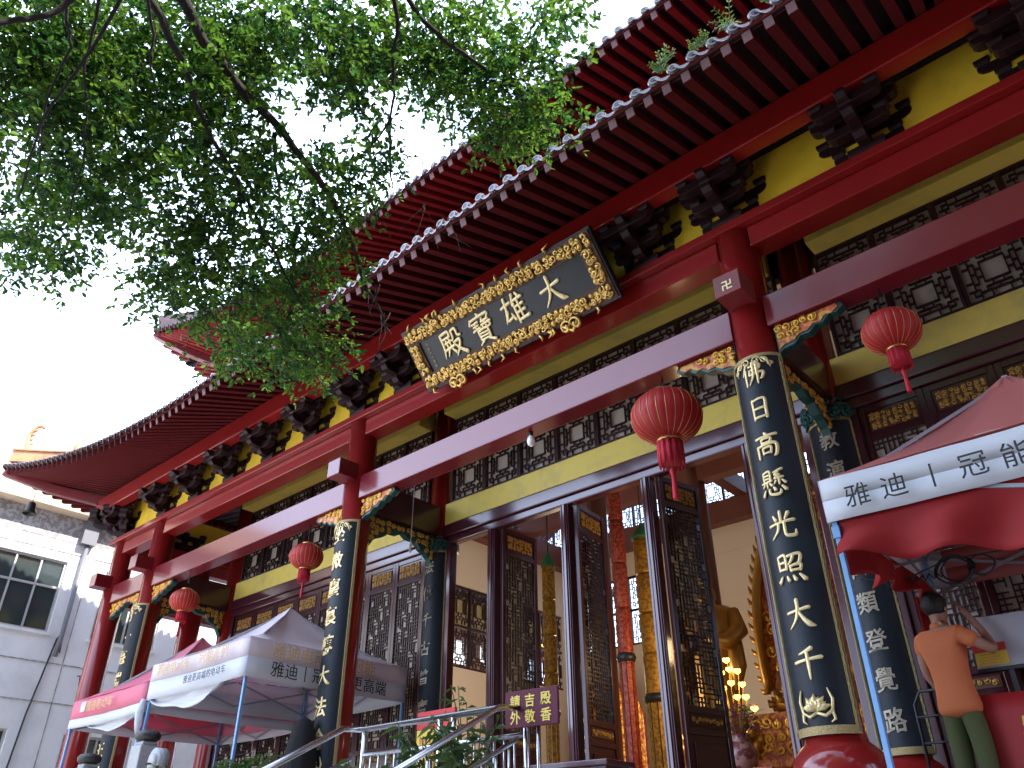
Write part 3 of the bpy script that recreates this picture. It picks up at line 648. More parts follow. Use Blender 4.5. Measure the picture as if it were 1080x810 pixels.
m = MB(); m.box(XC0-5.5, XC0+5.5, 13.7, 14.1, 16.2, 16.9); child('main_ridge', m, M['orange'], uroot, bev=.03)
m = MB()                                                # back slope
m.add([(XC0-5.5, 13.9, 16.4), (XC0+5.5, 13.9, 16.4), (XC0+10, 20.5, 11.9), (XC0-10, 20.5, 11.9)], [(0,1,2,3)]); child('back_slope', m, M['tile'], uroot, solid=.1)

# ---- inner facade
def lattice_square(m, w, h, y, t=.016, d=.03):          # transom pattern round a central square, local x 0..w, z 0..h
    def vb(x, z0, z1): m.box(x*w-t/2, x*w+t/2, y-d/2, y+d/2, z0*h, z1*h)
    def hb(z, x0, x1): m.box(x0*w, x1*w, y-d/2-.002, y+d/2-.002, z*h-t/2, z*h+t/2)
    for x in (.31,.69): vb(x,.31,.69)
    for z in (.31,.69): hb(z,.31,.69)
    for x in (.14,.86): vb(x,.20,.80)
    for z in (.14,.86): hb(z,.20,.80)
    for a in (.22,.78):
        vb(a,.31,.69); hb(a,.31,.69)
    for a in (.31,.5,.69):
        vb(a,.14,.22); vb(a,.78,.86); hb(a,.14,.22); hb(a,.78,.86)
    for a in (.42,.58):
        vb(a,.22,.31); vb(a,.69,.78); hb(a,.22,.31); hb(a,.69,.78)
    for a in (.20,.80):
        vb(a,.03,.20); vb(a,.80,.97); hb(a,.03,.20); hb(a,.80,.97)
    for a in (.10,.90):
        vb(a,.10,.20); vb(a,.80,.90); hb(a,.10,.20); hb(a,.80,.90)
    for a in (.36,.64): vb(a,.03,.14); vb(a,.86,.97); hb(a,.03,.14); hb(a,.86,.97)
def transom(w, h, pane, frame=.035):
    m = MB(); m.box(0, frame, -.04, .04, 0, h); m.box(w-frame, w, -.04, .04, 0, h); m.box(frame, w-frame, -.038, .038, 0, frame); m.box(frame, w-frame, -.038, .038, h-frame, h)
    e = obj('transom_window', m, M['lattice'], hall, bev=.004)
    m = MB(); lattice_square(m, w-2*frame, h-2*frame, 0); q = obj('lattice', m, M['lattice'], e); q.location = (frame, 0, frame)
    m = MB(); m.box(frame, w-frame, .030, .036, frame, h-frame); obj('pane', m, pane, e)
    return e
WY = 8.10
for a, b, nn in ((XCc, XB, 8), (XB, XA, 8), (XA, XE, 8)):
    x0, x1 = a+R+.05, b-R-.05; w = (x1-x0)/nn
    tr = transom(w-.002, .739, M['pane'])
    copies(tr, [(H(x0+i*w+.001, WY+.04, z), 0) for z in (6.525, 7.265) for i in range(nn)], hall)
    m = MB(); m.box(x0-.12, x1+.12, WY-.02, WY+.10, 6.165, 6.515); part('yellow_band', m, M['yellow'], bev=.01)
    m = MB(); m.box(x0+.04, x1-.04, 7.83, WY+.10, 8.005, 8.36); part('yellow_band', m, M['yellow'], bev=.01)
    m = MB(); m.box(x0-.12, x1+.12, WY-.05, WY+.12, 5.96, 6.155); m.box(x0-.12, x1+.12, WY-.02, WY+.12, 5.84, 5.957); part('lintel', m, M['lintel'], bev=.02)
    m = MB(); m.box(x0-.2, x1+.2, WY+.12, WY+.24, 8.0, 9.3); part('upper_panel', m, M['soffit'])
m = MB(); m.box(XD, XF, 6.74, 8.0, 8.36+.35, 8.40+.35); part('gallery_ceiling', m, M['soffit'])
# door leaves
def door_lattice(m, w, h, y, t=.012, d=.022, c=.052):   # woven step pattern, local x 0..w, z 0..h
    nx = max(4, round(w/c)); nz = max(4, round(h/c)); cx = w/nx; cz = h/nz
    for i in range(nx+1):
        j = 0
        while j < nz:
            k = (i+2*j) % 5; ln = 4 if (i % 2 == 0) else 2
            if (i*3+j) % 5 < 4: m.box(i*cx-t/2, i*cx+t/2, y-d/2, y+d/2, j*cz-t/2, min(nz, j+ln)*cz+t/2)
            j += ln+((i*7+j) % 2)
    for j in range(nz+1):
        i = 0
        while i < nx:
            ln = 3 if (j % 2 == 0) else 2
            if (j*2+i) % 5 < 4: m.box(i*cx-t/2, min(nx, i+ln)*cx+t/2, y-d/2-.003, y+d/2-.003, j*cz-t/2, j*cz+t/2)
            i += ln+((j*3+i) % 2)
DH = 5.835-TZ
def leaf_proto(w, pane, backpane=True):
    m = MB(); s = .065; z = [0, .10, .95, 1.02, 1.17, 1.24, 3.62, 3.69, DH-.07]
    m.box(0, s, -.03, .03, 0, DH); m.box(w-s, w, -.03, .03, 0, DH)
    for a, b in ((0,.10),(.95,1.02),(1.17,1.24),(3.58,3.65),(DH-.07,DH)): m.box(s, w-s, -.028, .028, a, b)
    m.box(s, w-s, -.012, .012, .10, .95); m.box(s, w-s, -.012, .012, 1.02, 1.17); m.box(s, w-s, -.012, .012, 3.65, DH-.07)
    for q in (-.020, .020): m.box(s+.05, w-s-.05, q-.009, q+.009, .18, .87)
    e = obj('door_leaf', m, M['door'], hall, bev=.006)
    m = MB(); door_lattice(m, w-2*s, 3.58-1.24, 0); q = obj('lattice', m, M['lattice'], e); q.location = (s, 0, 1.24)
    if backpane:
        m = MB(); m.box(s, w-s, .014, .018, 1.24, 3.58); obj('pane', m, pane, e)
    for z0, z1 in ((3.66, DH-.08), (1.03, 1.16)):
        rg = random.Random(5); g_ = MB()
        g_.box(s+.03, w-s-.03, -.022, .022, z0+.02, z1-.02); gp = obj('gold_panel', g_, M['carvedbrown'], e); m = MB()
        scrollwork(m, (s+.04, -.023, z0+.025), (1,0,0), (0,0,1), w-2*s-.08, z1-z0-.05, .055, .008, rg)
        scrollwork(m, (w-s-.04, .023, z0+.025), (-1,0,0), (0,0,1), w-2*s-.08, z1-z0-.05, .055, .008, rg)
        me_ = m; g2 = MB(); g2.add(g_.v, g_.f, 0); g2.add(m.v, m.f, 1, True); gp.data = g2.mesh('gold_panel', [M['carvedbrown'], M['doorgold']])
    return e
for a, b in ((XCc, XB), (XA, XE)):
    x0, x1 = a+R+.10, b-R-.10; w = (x1-x0)/8
    e = leaf_proto(w-.002, M['pane']); copies(e, [(H(x0+i*w+.001, WY+.05, TZ), 0) for i in range(8)], hall)
    m = MB(); m.box(a+R-.02, x0-.002, WY-.02, WY+.12, TZ, 5.838); part('door_jamb', m, M['door'], bev=.01)
    m = MB(); m.box(x1+.002, b-R+.02, WY-.02, WY+.12, TZ, 5.838); part('door_jamb', m, M['door'], bev=.01)
# the middle bay stands open: four leaves swung in at right angles, each against a ribbed post
M['leafglass'] = glass('smoky_door_glass', (.05, .045, .05), .5)
ol = leaf_proto(.72, M['leafglass'])
posts = (-7.60, -6.24, -4.92, -3.50)
copies(ol, [(H(x+.13, 8.15, TZ+.02), rad(an)) for x, an in zip(posts[:3], (87, 96, 77))]+[(H(posts[3]-.02, 8.25, TZ+.02), rad(90))], hall)
def ribbed_post(x):
    m = MB(); m.box(x-.075, x-.03, WY-.03, WY+.10, TZ+.15, 5.838); m.box(x-.027, x+.02, WY-.055, WY+.10, TZ+.15, 5.838); m.box(x+.023, x+.065, WY-.03, WY+.10, TZ+.15, 5.838)
    m.tube([(x-.028, WY-.05, TZ+.15), (x-.028, WY-.05, 5.838)], .012, 8); m.tube([(x+.04, WY-.035, TZ+.15), (x+.04, WY-.035, 5.838)], .014, 8)
    return m
for x in posts: part('door_post', ribbed_post(x), M['lintel'], bev=.006)
for x in (XB+R+.05, XA-R-.05): m = MB(); m.box(x-.06, x+.06, WY-.02, WY+.12, TZ, 5.838); part('door_jamb', m, M['lintel'], bev=.01)
m = MB(); m.box(XB+R, XA-R, WY-.06, WY+.06, TZ+.001, TZ+.15); part('threshold', m, M['door'], bev=.01)

# ---- inside of the hall
YB = 19.7
CZ = 11.62
def wall_x(y0, y1, name):                               # wall along X with a clerestory and a window row; returns openings
    m = MB(); x0, x1 = XCc-.05, XE+.05
    m.box(x0, x1, y0, y1, TZ, 7.0); m.box(x0, x1, y0, y1, 9.0, 10.35); m.box(x0, x1, y0, y1, 11.4, CZ)
    xs = x0
    for a, b in win_x: m.box(xs, a, y0, y1, 7.002, 8.998); xs = b
    m.box(xs, x1, y0, y1, 7.002, 8.998)
    return m
win_x = [(-14.6,-12.16)]
part('back_wall', wall_x(YB, YB+.2, 'b'), M['plaster'])
m = MB(); x0, x1 = XCc-.05, XE+.05; y0 = Y1+.15
win_y = [(9.6, 11.8), (13.6, 15.8), (17.2, 18.9)]
def wall_y(xa, xb):
    m = MB(); m.box(xa, xb, y0, YB-.002, TZ, 5.9); m.box(xa, xb, y0, YB-.002, 8.0, 10.0); m.box(xa, xb, y0, YB-.002, 11.4, CZ)
    ys = y0
    for a, b in win_y: m.box(xa, xb, ys, a, 5.902, 7.998); ys = b
    m.box(xa, xb, ys, YB-.002, 5.902, 7.998); return m
part('side_wall', wall_y(x0-.2, x0), M['plaster']); part('side_wall', wall_y(x1, x1+.2), M['plaster'])
m = MB(); m.box(x0-.3, x1+.3, 8.125, YB+.3, CZ+.002, CZ+.10); part('hall_ceiling', m, M['ceiling'])
m = MB(); m.box(x0, x1, YB-.35, YB-.003, 9.72, 10.34); part('hall_beam', m, M['innerbeam'])
m = MB(); m.box(x0+.003, x0+.35, y0, YB-.36, 9.35, 9.98); part('hall_beam', m, M['innerbeam'])
for x in (XA, XB):
    m = MB(); m.box(x-.16, x+.16, Y1+.2, YB-.36, 10.3, 10.75); part('hall_beam', m, M['innerbeam'])
for y in (12.4, 16.8):
    m = MB(); m.box(x0+.36, x1-.36, y-.16, y+.16, 9.8, 10.28); part('hall_beam', m, M['innerbeam'])
def lit_window(w, h, nx, nz, t=.022):
    m = MB(); m.box(0, .05, -.05, .05, 0, h); m.box(w-.05, w, -.05, .05, 0, h); m.box(.05, w-.05, -.048, .048, 0, .05); m.box(.05, w-.05, -.048, .048, h-.05, h)
    for i in range(1, nx): m.box(i*w/nx-.03, i*w/nx+.03, -.045, .045, .05, h-.05)
    for j in range(1, nz): m.box(.05, w-.05, -.042, .042, j*h/nz-.03, j*h/nz+.03)
    e = obj('window', m, M['lattice'], hall)
    l = MB()
    for i in range(nx):
        for j in range(nz):
            s = MB(); lattice_square(s, w/nx-.08, h/nz-.08, 0, t); l.add([(p[0]+i*w/nx+.04, p[1], p[2]+j*h/nz+.04) for p in s.v], s.f)
    obj('lattice', l, M['lattice'], e)
    m = MB(); m.box(.05, w-.05, .060, .066, .05, h-.05); obj('pane', m, M['glass'], e)
    return e
wb = lit_window(2.44, 1.98, 3, 2); copies(wb, [(H(a-.0, YB+.06, 7.01), 0) for a, b in win_x], hall)
wl = lit_window(2.2, 2.08, 3, 2); copies(wl, [(H(x0-.08, a, 5.91), rad(90)) for a, b in win_y], hall)
wr = lit_window(2.2, 2.08, 3, 2); copies(wr, [(H(x1+.1, a, 5.91), rad(90)) for a, b in win_y], hall)
cw = (x1-x0)/6; wc = lit_window(cw-.02, 1.03, 4, 1, .02); copies(wc, [(H(x0+i*cw, YB+.06, 10.36), 0) for i in range(6)], hall)
cl = (YB-y0)/4; wd = lit_window(cl-.02, 1.38, 3, 1, .02); copies(wd, [(H(xx, y0+i*cl, 10.01), rad(90)) for xx in (x0-.08, x1+.1) for i in range(4)], hall)

# ------------------------------------------------------------------ name board over the middle bay
pc = V((-5.40, 0, 0)); BL = V((-6.96, 6.15, 7.10)); TL = V((-6.96, 5.613, 7.735))
ph = (TL-BL).length; pu = (TL-BL).normalized(); pw = 3.11; px_ = V((1,0,0)); pn = px_.cross(pu)   # pn points out to the front
nb = thing('name_board', 'black name board with carved gold frame and four gold characters under the eave', 'sign board', (BL.x+pw/2, BL.y, BL.z))
def PB(x, y, z): return BL+px_*x+pu*y+pn*z
def pbox(m, x0, x1, y0, y1, z0, z1, mi=0):
    q = [PB(x, y, z) for z in (z0, z1) for x, y in ((x0,y0),(x1,y0),(x1,y1),(x0,y1))]
    m.add(q, [(0,3,2,1),(4,5,6,7),(0,1,5,4),(1,2,6,5),(2,3,7,6),(3,0,4,7)], mi)
m = MB(); pbox(m, -.03, pw+.03, -.03, ph+.03, -.09, -.005); child('board', m, M['black'], nb, bev=.01)
fw_ = .20
m = MB()
for a in ((0,pw,0,fw_),(0,pw,ph-fw_,ph),(0,fw_,fw_+.002,ph-fw_-.002),(pw-fw_,pw,fw_+.002,ph-fw_-.002)): pbox(m, a[0], a[1], a[2], a[3], -.003, .018)
frame_ground = m; m = MB()
rg = random.Random(3)
for (x, y, w, h) in ((.02,.02,pw-.04,fw_-.04),(.02,ph-fw_+.02,pw-.04,fw_-.04),(.02,fw_,fw_-.04,ph-2*fw_),(pw-fw_+.02,fw_,fw_-.04,ph-2*fw_)):
    scrollwork(m, PB(x, y, .03), px_, pu, w, h, .082, .019, rg); scrollwork(m, PB(x, y, .045), px_, pu, w, h, .115, .015, rg)
for i in range(26):                                     # flame-like tips over the edge of the frame
    x = rg.uniform(.1, pw-.1); sy = rg.choice((0, ph)); dy = .05 if sy else -.05
    m.tube([PB(x, sy, .02), PB(x+rg.uniform(-.04,.04), sy+dy, .03), PB(x+rg.uniform(-.08,.08), sy+dy*1.6, .03)], [.022,.016,.004], n=5)
fb = child('frame', frame_ground, M['carvedbrown'], nb); child('scrollwork', m, M['gold'], fb)
for xx in (.55, 2.42):
    m = MB(); spiral(m, PB(xx-.07, -.06, .05), px_, pu, .09, .022, 1.2, 0, 1); spiral(m, PB(xx+.07, -.06, .05), px_, pu, .09, .022, 1.2, pi, -1); m.tube([PB(xx-.12,-.02,.04), PB(xx,-.13,.05), PB(xx+.12,-.02,.04)], .022, 6)
    child('cloud_foot', m, M['gold'], nb)
for ch, x in zip('殿寶雄大', (.70, 1.235, 1.78, 2.36)):
    m = MB(); write(m, ch, lambda X, Yy, Z, x=x: PB(x+X, ph/2+Yy, .004+max(Z,-.001)), .39); child('character', m, M['goldpaint'], nb)
m = MB()
for i, ch in enumerate('一九八六年冬'): write(m, ch, lambda X, Yy, Z, i=i: PB(.31+X, .56-i*.06+Yy, .004+Z), .045, brush=False, thick=.05)
child('small_inscription', m, M['dullgold'], nb)

# ------------------------------------------------------------------ couplet boards wrapped round the columns
def couplet(cx, cy, text, label, dim=False, lotus=True, size=.25):
    Rr = R+.045; half = rad(68); z0, z1 = 2.42, 5.75
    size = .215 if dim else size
    t = thing('couplet_board', label, 'couplet board', (cx, cy-Rr, z0), group='couplet boards on the columns')
    def W(a, z, r): return (cx+r*sin(a), cy-r*cos(a), z)
    n = 24
    def shell(m, a0, a1, za, zb, ra, rb, mi=0, k=n):
        A = [a0+(a1-a0)*i/k for i in range(k+1)]
        pr = [(ra, za), (rb, za), (rb, zb), (ra, zb)]
        m.add([W(a, z, r) for a in A for r, z in pr], [(i*4+j, (i+1)*4+j, (i+1)*4+(j+1) % 4, i*4+(j+1) % 4) for i in range(k) for j in range(4)]+[(3,2,1,0), (k*4,k*4+1,k*4+2,k*4+3)], mi, False)
    m = MB(); shell(m, -half, half, z0, z1, R+.012, Rr)
    b = child('board', m, M['couplet'], t)
    for p in b.data.polygons: p.use_smooth = len(p.vertices) == 4
    es = b.modifiers.new('edges', 'EDGE_SPLIT'); es.split_angle = rad(35)
    m = MB(); g_ = M['dullgold']
    for a in (-half, half-.16): shell(m, a, a+.16, z0, z1, Rr+.001, Rr+.010, k=4)
    shell(m, -half+.16, half-.16, z0, z0+.06, Rr+.001, Rr+.010); shell(m, -half+.16, half-.16, z1-.035, z1, Rr+.001, Rr+.010)
    k = 80
    for a in (-half+.04, -half+.12, half-.12, half-.04):
        P = [W(a+.018*(1 if i % 2 else -1), z0+.02+(z1-z0-.04)*i/k, Rr+.013) for i in range(k+1)]; m.tube(P, .006, 4)
    child('border', m, g_, t)
    def on(z): return lambda X, Yy, Z: W(X/Rr, z+Yy, Rr+.003+max(Z, -.001))
    nC = len(text); zs = [5.55-(5.50-2.88)*i/(nC-1) for i in range(nC)] if lotus else [5.50-(5.5-2.7)*i/(nC-1) for i in range(nC)]
    for ch, z in zip(text, zs):
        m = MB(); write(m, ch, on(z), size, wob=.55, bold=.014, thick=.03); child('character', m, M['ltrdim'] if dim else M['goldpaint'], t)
    if not dim or lotus:
        m = MB()                                        # cloud ornament at the top
        for s in (-1, 1):
            for (dx, dz, q) in ((.05,.0,.045),(.12,-.01,.035),(.17,-.05,.028)):
                P = []
                for i in range(12):
                    a = i/11*2*pi*1.2; rr = q*(1-.7*i/11); P.append(W((s*(dx+rr*cos(a)))/Rr, z1-.075+dz+rr*sin(a), Rr+.012))
                m.tube(P, .008, 5)
            m.tube([W(s*.10/Rr, z1-.05, Rr+.01), W(s*.15/Rr, z1-.10, Rr+.012), W(s*.17/Rr, z1-.17, Rr+.01)], [.012,.014,.004], 5)
        child('cloud_ornament', m, M['ltrdim'] if dim else M['goldpaint'], t)
    if lotus:
        m = MB(); zc = 2.62
        for i in range(-4, 5):
            a = i*.33; L = .11 if i % 2 == 0 else .09
            P = [W(0, zc-.03, Rr+.01), W(sin(a)*L*.55/Rr, zc-.03+cos(a)*L*.6, Rr+.03), W(sin(a)*L/Rr, zc-.03+cos(a)*L*1.05, Rr+.012)]
            m.tube(P, [.012,.026,.004], 6)
        for s in (-1, 1):
            m.tube([W(0, zc-.05, Rr+.012), W(s*.06/Rr, zc-.075, Rr+.012), W(s*.11/Rr, zc-.04, Rr+.012), W(s*.125/Rr, zc+.04, Rr+.012), W(s*.10/Rr, zc+.12, Rr+.012)], [.012,.013,.013,.012,.005], 6)
            m.tube([W(s*.11/Rr, zc-.04, Rr+.012), W(s*.12/Rr, zc-.10, Rr+.012), W(s*.09/Rr, zc-.12, Rr+.012)], [.012,.012,.005], 6)
        child('lotus_ornament', m, M['goldpaint'], t)
    return t
couplet(XA, Y0, '佛日高懸光照大千', 'blue-black couplet board reading 佛日高懸光照大千 on the front column beside the right tent')
couplet(XB, Y0, '坐微塵裏轉大法輪', 'blue-black couplet board reading 坐微塵裏轉大法輪 on the front column by the pale tent')
couplet(XCc, Y0, '于一毫端現寶王刹', 'blue-black couplet board seen edge-on on the column behind the pink tent')
couplet(XA, Y1, '教演三乘萬類登覺路', 'dim dark couplet board ending 萬類登覺路 on the inner column behind the blue pole', dim=True, lotus=False)
couplet(XB, Y1, '法傳千古普度眾生', 'dim dark couplet board ending 普度眾生 on the inner column left of the open doors', dim=True, lotus=False)
# dark carved crests above the two inner boards
for x, who in ((XA, 'dark carved crest above the inner couplet board behind the right tent'), (XB, 'dark carved crest above the inner couplet board left of the open doors')):
    m = MB(); rg = random.Random(9)
    for i in range(34):
        a = rg.uniform(-1.2, 1.2); z = 5.80+rg.uniform(-.05,.20)*(1-.4*abs(a)); r_ = R+.05+rg.uniform(0,.06)
        spiral(m, (x+r_*sin(a), Y1-r_*cos(a), z), (cos(a), sin(a), 0), (0,0,1), .07, .018, 1.2, rg.uniform(0,6), rg.choice((-1,1)), 10)
    m.lathe([(R+.01,0),(R+.06,.02),(R+.06,.14),(R+.01,.17)], (x, Y1, 5.76), 24)
    tag(obj('carved_crest', m, M['green']), who, 'carving', 'carved crests')

# ------------------------------------------------------------------ lanterns, bulb, cord, bells
def lantern_proto(cord):
    t = thing('red_lantern', '', 'lantern', group='red silk lanterns')
    m = MB(); n = 96; ribs = 24; prof = []
    for j in range(15):
        a = pi*(.10+.80*j/14); prof.append((.375*sin(a)**.85, .285*cos(a)))
    m.lathe(prof, n=n, wob=lambda a, z: 1-.028*abs(sin(a*ribs/2))**.5 if False else 1-.03*(1-abs(sin(a*ribs/2)))*0-.022*abs(cos(a*ribs/2))**3*0+.0)
    # pleated silk between ribs
    m = MB(); m.lathe(prof, n=n, wob=lambda a, z: .975+.022*abs(sin(a*ribs/2)) )
    obj('shade', m, M['lantern'], t)
    m = MB()
    for k in range(ribs):
        a = 2*pi*k/ribs; m.tube([(r*.985*cos(a), r*.985*sin(a), z) for r, z in prof], .0034, 4)
    obj('ribs', m, M['brass'], t)
    m = MB(); m.lathe([(.11,.262),(.135,.27),(.135,.30),(.10,.315),(.02,.32)], n=24); obj('cap', m, M['brass'], t)
    m = MB(); m.lathe([(.10,-.262),(.132,-.268),(.132,-.295),(.10,-.30)], n=24); obj('bottom_ring', m, M['brass'], t)
    m = MB()
    for k in range(70):
        a = 2*pi*k/70; q = .122+.006*sin(k*5.1); L = .26+.03*sin(k*2.7); m.tube([(q*cos(a), q*sin(a), -.296), (q*1.02*cos(a), q*1.02*sin(a), -.42), (q*1.03*cos(a+.03), q*1.03*sin(a+.03), -.296-L)], [.007,.007,.005], 4)
    m.lathe([(.112,-.30),(.112,-.53)], n=20)
    obj('fringe', m, M['tassel'], t)
    m = MB(); m.tube([(0,0,-.45),(0,0,-.58)], .006, 5); m.lathe([(.012,-.58),(.03,-.60),(.03,-.64),(.022,-.66),(.032,-.90),(.028,-.92)], n=10); obj('tassel', m, M['tassel'], t)
    m = MB(); m.tube([(0,0,.31),(0,0,cord)], .008, 5); m.tube([(.05,0,.31),(.004,0,cord-.02)], .004, 4); m.tube([(-.05,0,.31),(-.004,0,cord-.02)], .004, 4); obj('cord', m, M['cable'], t)
    return t
lp = lantern_proto(6.08-5.60)
for i, (x, z, lab) in enumerate(((-3.628, 5.60, 'large red silk lantern with long tassel hanging before the open doors'), (-1.322, 5.60, 'red lantern hanging above the right tent'),
                               (-9.891, 5.56, 'red lantern hanging above the pale tent, left of the couplet column'), (-13.446, 5.60, 'smallest red lantern, hanging farthest left above the pink tent'))):
    o = lp if i == 0 else copy_tree(lp)
    o.location = (x, 6.5, z); o.rotation_euler = (0, 0, i*.7); o['label'] = lab
    if i == 1: o.scale = (.67,.67,.67)
    if i > 1: o.scale = (.67,.67,.67)
    if i: 
        for ch in o.children:
            if ch.name.startswith('cord'): ch.scale = (1, 1, (6.08-z)/o.scale[2]/(6.08-5.60))
t = thing('light_bulb', 'small white bulb hanging from the glossy tie beam', 'light bulb', (-5.48, 6.5, 6.0))
m = MB(); m.lathe([(.012,-.11),(.04,-.09),(.052,-.05),(.042,0),(.024,.03)], n=16); obj('globe', m, M['bulb'], t)
m = MB(); m.lathe([(.026,.03),(.028,.075),(.015,.085)], n=12); obj('socket', m, M['cable'], t)
q = at(433, 575, 7.3)
t = thing('pull_cord', 'thin white cord with a small pull hanging beside the inner couplet board', 'cord', (q.x, q.y, q.z))
m = MB(); m.tube([(0,0,0),(0.002,0,.42),(0,0,1.05)], .006, 5); obj('string', m, M['white'], t); m = MB(); m.lathe([(.008,.03),(.02,0),(.02,-.09),(.01,-.11)], n=10); obj('pull', m, M['white'], t)
def bell(p, drop, lab):
    t = thing('wind_bell', lab, 'bell', p, group='wind bells at the eave corners')
    m = MB(); m.lathe([(.03,0),(.075,-.03),(.09,-.10),(.105,-.20),(.14,-.27),(.125,-.27),(.09,-.19),(.05,-.04)], n=16); obj('shell', m, M['bronze'], t)
    m = MB(); m.tube([(0,0,0),(0,0,drop)], .008, 5); obj('hanger', m, M['bronze'], t)
    m = MB(); m.tube([(0,0,-.1),(0,0,-.30)], .006, 5); m.box(-.05,.05,-.004,.004,-.36,-.30); obj('clapper', m, M['bronze'], t)
bell((-18.0, 4.95, 8.26), .20, 'dark bronze bell hanging from the lower left eave corner')
bell(tuple(at(204, 374, 6.85)), .25, 'dark bronze bell hanging from the upper left eave corner')

# ------------------------------------------------------------------ tents
def tent(name, x0, x1, y0, y1, zt, zb, peak, label, cats, mats, front_txt, side_txt, polemat):
    """mats: canopy, upper valance, lower valance; zt/zb top and bottom of the valance"""
    t = thing(name, label, 'canopy tent', ((x0+x1)/2, (y0+y1)/2, TZ), group='pop-up canopy tents')
    n = 10; cxp, cyp = (x0+x1)/2, (y0+y1)/2; cor = [V((x0,y0,zt)), V((x1,y0,zt)), V((x1,y1,zt)), V((x0,y1,zt))]; pk = V((cxp, cyp, peak))
    m = MB()
    for a, b in zip(cor, cor[1:]+cor[:1]):
        P = []
        for i in range(n+1):
            s = i/n; e = a.lerp(b, s); row = []
            for j in range(n+1):
                q = j/n; p = e.lerp(pk, q); p.z -= .22*sin(pi*q)*(.35+.65*(1-abs(2*s-1)*0.0))*(.55 if abs(2*s-1) > .98 else 1)-.0; p.z += .012*sin(s*9+q*7)*sin(pi*q)
                row.append(p)
            P.append(row)
        m.grid(P, 0, True)
    child('canopy', m, mats[0], t, solid=.004)
    zm = zb+(zt-zb)*mats[3]
    for nm, za, zz, mm in (('upper_valance', zm, zt, mats[1]), ('lower_valance', zb, zm-.003, mats[2])):
        m = MB(); P = []
        ring = []
        for a, b in zip(cor, cor[1:]+cor[:1]):
            for i in range(14): ring.append(a.lerp(b, i/14))
        ring.append(cor[0].copy())
        for i, p in enumerate(ring):
            d = V((p.x-cxp, p.y-cyp, 0)).normalized()
            def wv(z): return d*(.008*sin(i*1.7)+.012*sin(i*.63)*(zt-z)*2)+V((0,0,-.02*sin(pi*(i % 14)/14)))
            P.append([V((p.x, p.y, zz))+wv(zz), V((p.x, p.y, (za+zz)/2))+wv((za+zz)/2), V((p.x, p.y, za))+wv(za)])
        m.grid(P, 0, True); o_ = child(nm, m, [mm, mats[4] if len(mats) > 4 else mm], t, solid=.004)
        if len(mats) > 4:
            for p in o_.data.polygons:
                if p.center.y > y0+.3 and p.center.x > x0+.1: p.material_index = 1
    m = MB()
    tr = [(x0+.04,y0+.04),(x1-.04,y0+.04),(x1-.04,y1-.04),(x0+.04,y1-.04)]
    for x, y in tr:
        m = MB(); m.box(x-.018, x+.018, y-.018, y+.018, TZ+.01, zt-.03); m.box(x-.05, x+.05, y-.05, y+.05, TZ+.003, TZ+.012); m.box(x-.028, x+.028, y-.028, y+.028, zt-.45, zt-.36)
        child('pole', m, polemat, t, bev=.004)
    m = MB()
    for (a, b) in zip(tr, tr[1:]+tr[:1]):
        a = V((*a,0)); b = V((*b,0))
        for k in range(2):
            p = a.lerp(b, k/2); q = a.lerp(b, (k+1)/2)
            m.bar(V((p.x,p.y,zt-.06)), V((q.x,q.y,zt-.40)), .018, .026); m.bar(V((p.x,p.y,zt-.40))+V((.02,.02,0)), V((q.x,q.y,zt-.06))+V((.02,.02,0)), .018, .026)
    for x, y in tr: m.bar((x,y,zt-.10), (cxp, cyp, peak-.06), .02, .026)
    m.box(cxp-.02, cxp+.02, cyp-.02, cyp+.02, peak-.5, peak-.01)
    child('folding_frame', m, M['greybar'], t)
    yf = y0-.07; xs = x1+.07
    for (txt, mm, size, zc, xx, *gap) in front_txt:
        gp_ = gap[0] if gap else 1.04
        m = MB()
        for i, ch in enumerate(txt):
            if ch != ' ': write(m, ch, lambda X, Yy, Z, i=i: (xx+i*size*gp_+X, yf-Z, zc+Yy-.02*sin(pi*(xx+i*size-x0)/(x1-x0))), size, brush=False, bold=0, thick=.01)
        child('lettering', m, mm, t)
    for (txt, mm, size, zc, yy) in side_txt:
        m = MB()
        for i, ch in enumerate(txt):
            if ch != ' ': write(m, ch, lambda X, Yy, Z, i=i: (xs+Z, yy+i*size*1.04+X, zc+Yy-.015), size, brush=False, bold=0, thick=.01)
        child('lettering', m, mm, t)
    return t
ta = tent('canopy_tent', -11.58, -9.12, 5.35, 7.95, 4.07, 3.60, 4.92, 'pale faded pink and white canopy tent nearest the handrail', None, (M['palepink'], M['palepink'], M['white'], .52, ),
     [('雅迪电动车', M['printgold'], .17, 3.96, -11.2), ('冠能系列', M['printgold'], .17, 3.96, -10.1), ('雅迪更高端的电动车', M['inkblack'], .11, 3.74, -10.45)],
     [('雅迪电动车 冠能', M['printgold'], .20, 3.96, 5.75), ('雅迪|冠能 更高端', M['inkblack'], .20, 3.735, 5.75)], M['bluepole'])
tb = tent('canopy_tent', -14.05, -11.64, 5.35, 7.95, 3.86, 3.46, 4.90, 'bright pink canopy tent with white lower band, leftmost of the tents', None, (M['pink'], M['pink'], M['white'], .34),
     [('雅迪电动车', M['printgold'], .17, 3.73, -13.3)], [], M['bluepole'])
m = MB(); m.box(-13.62, -13.46, 5.298, 5.304, 3.66, 3.80); child('white_patch', m, M['white'], tb)
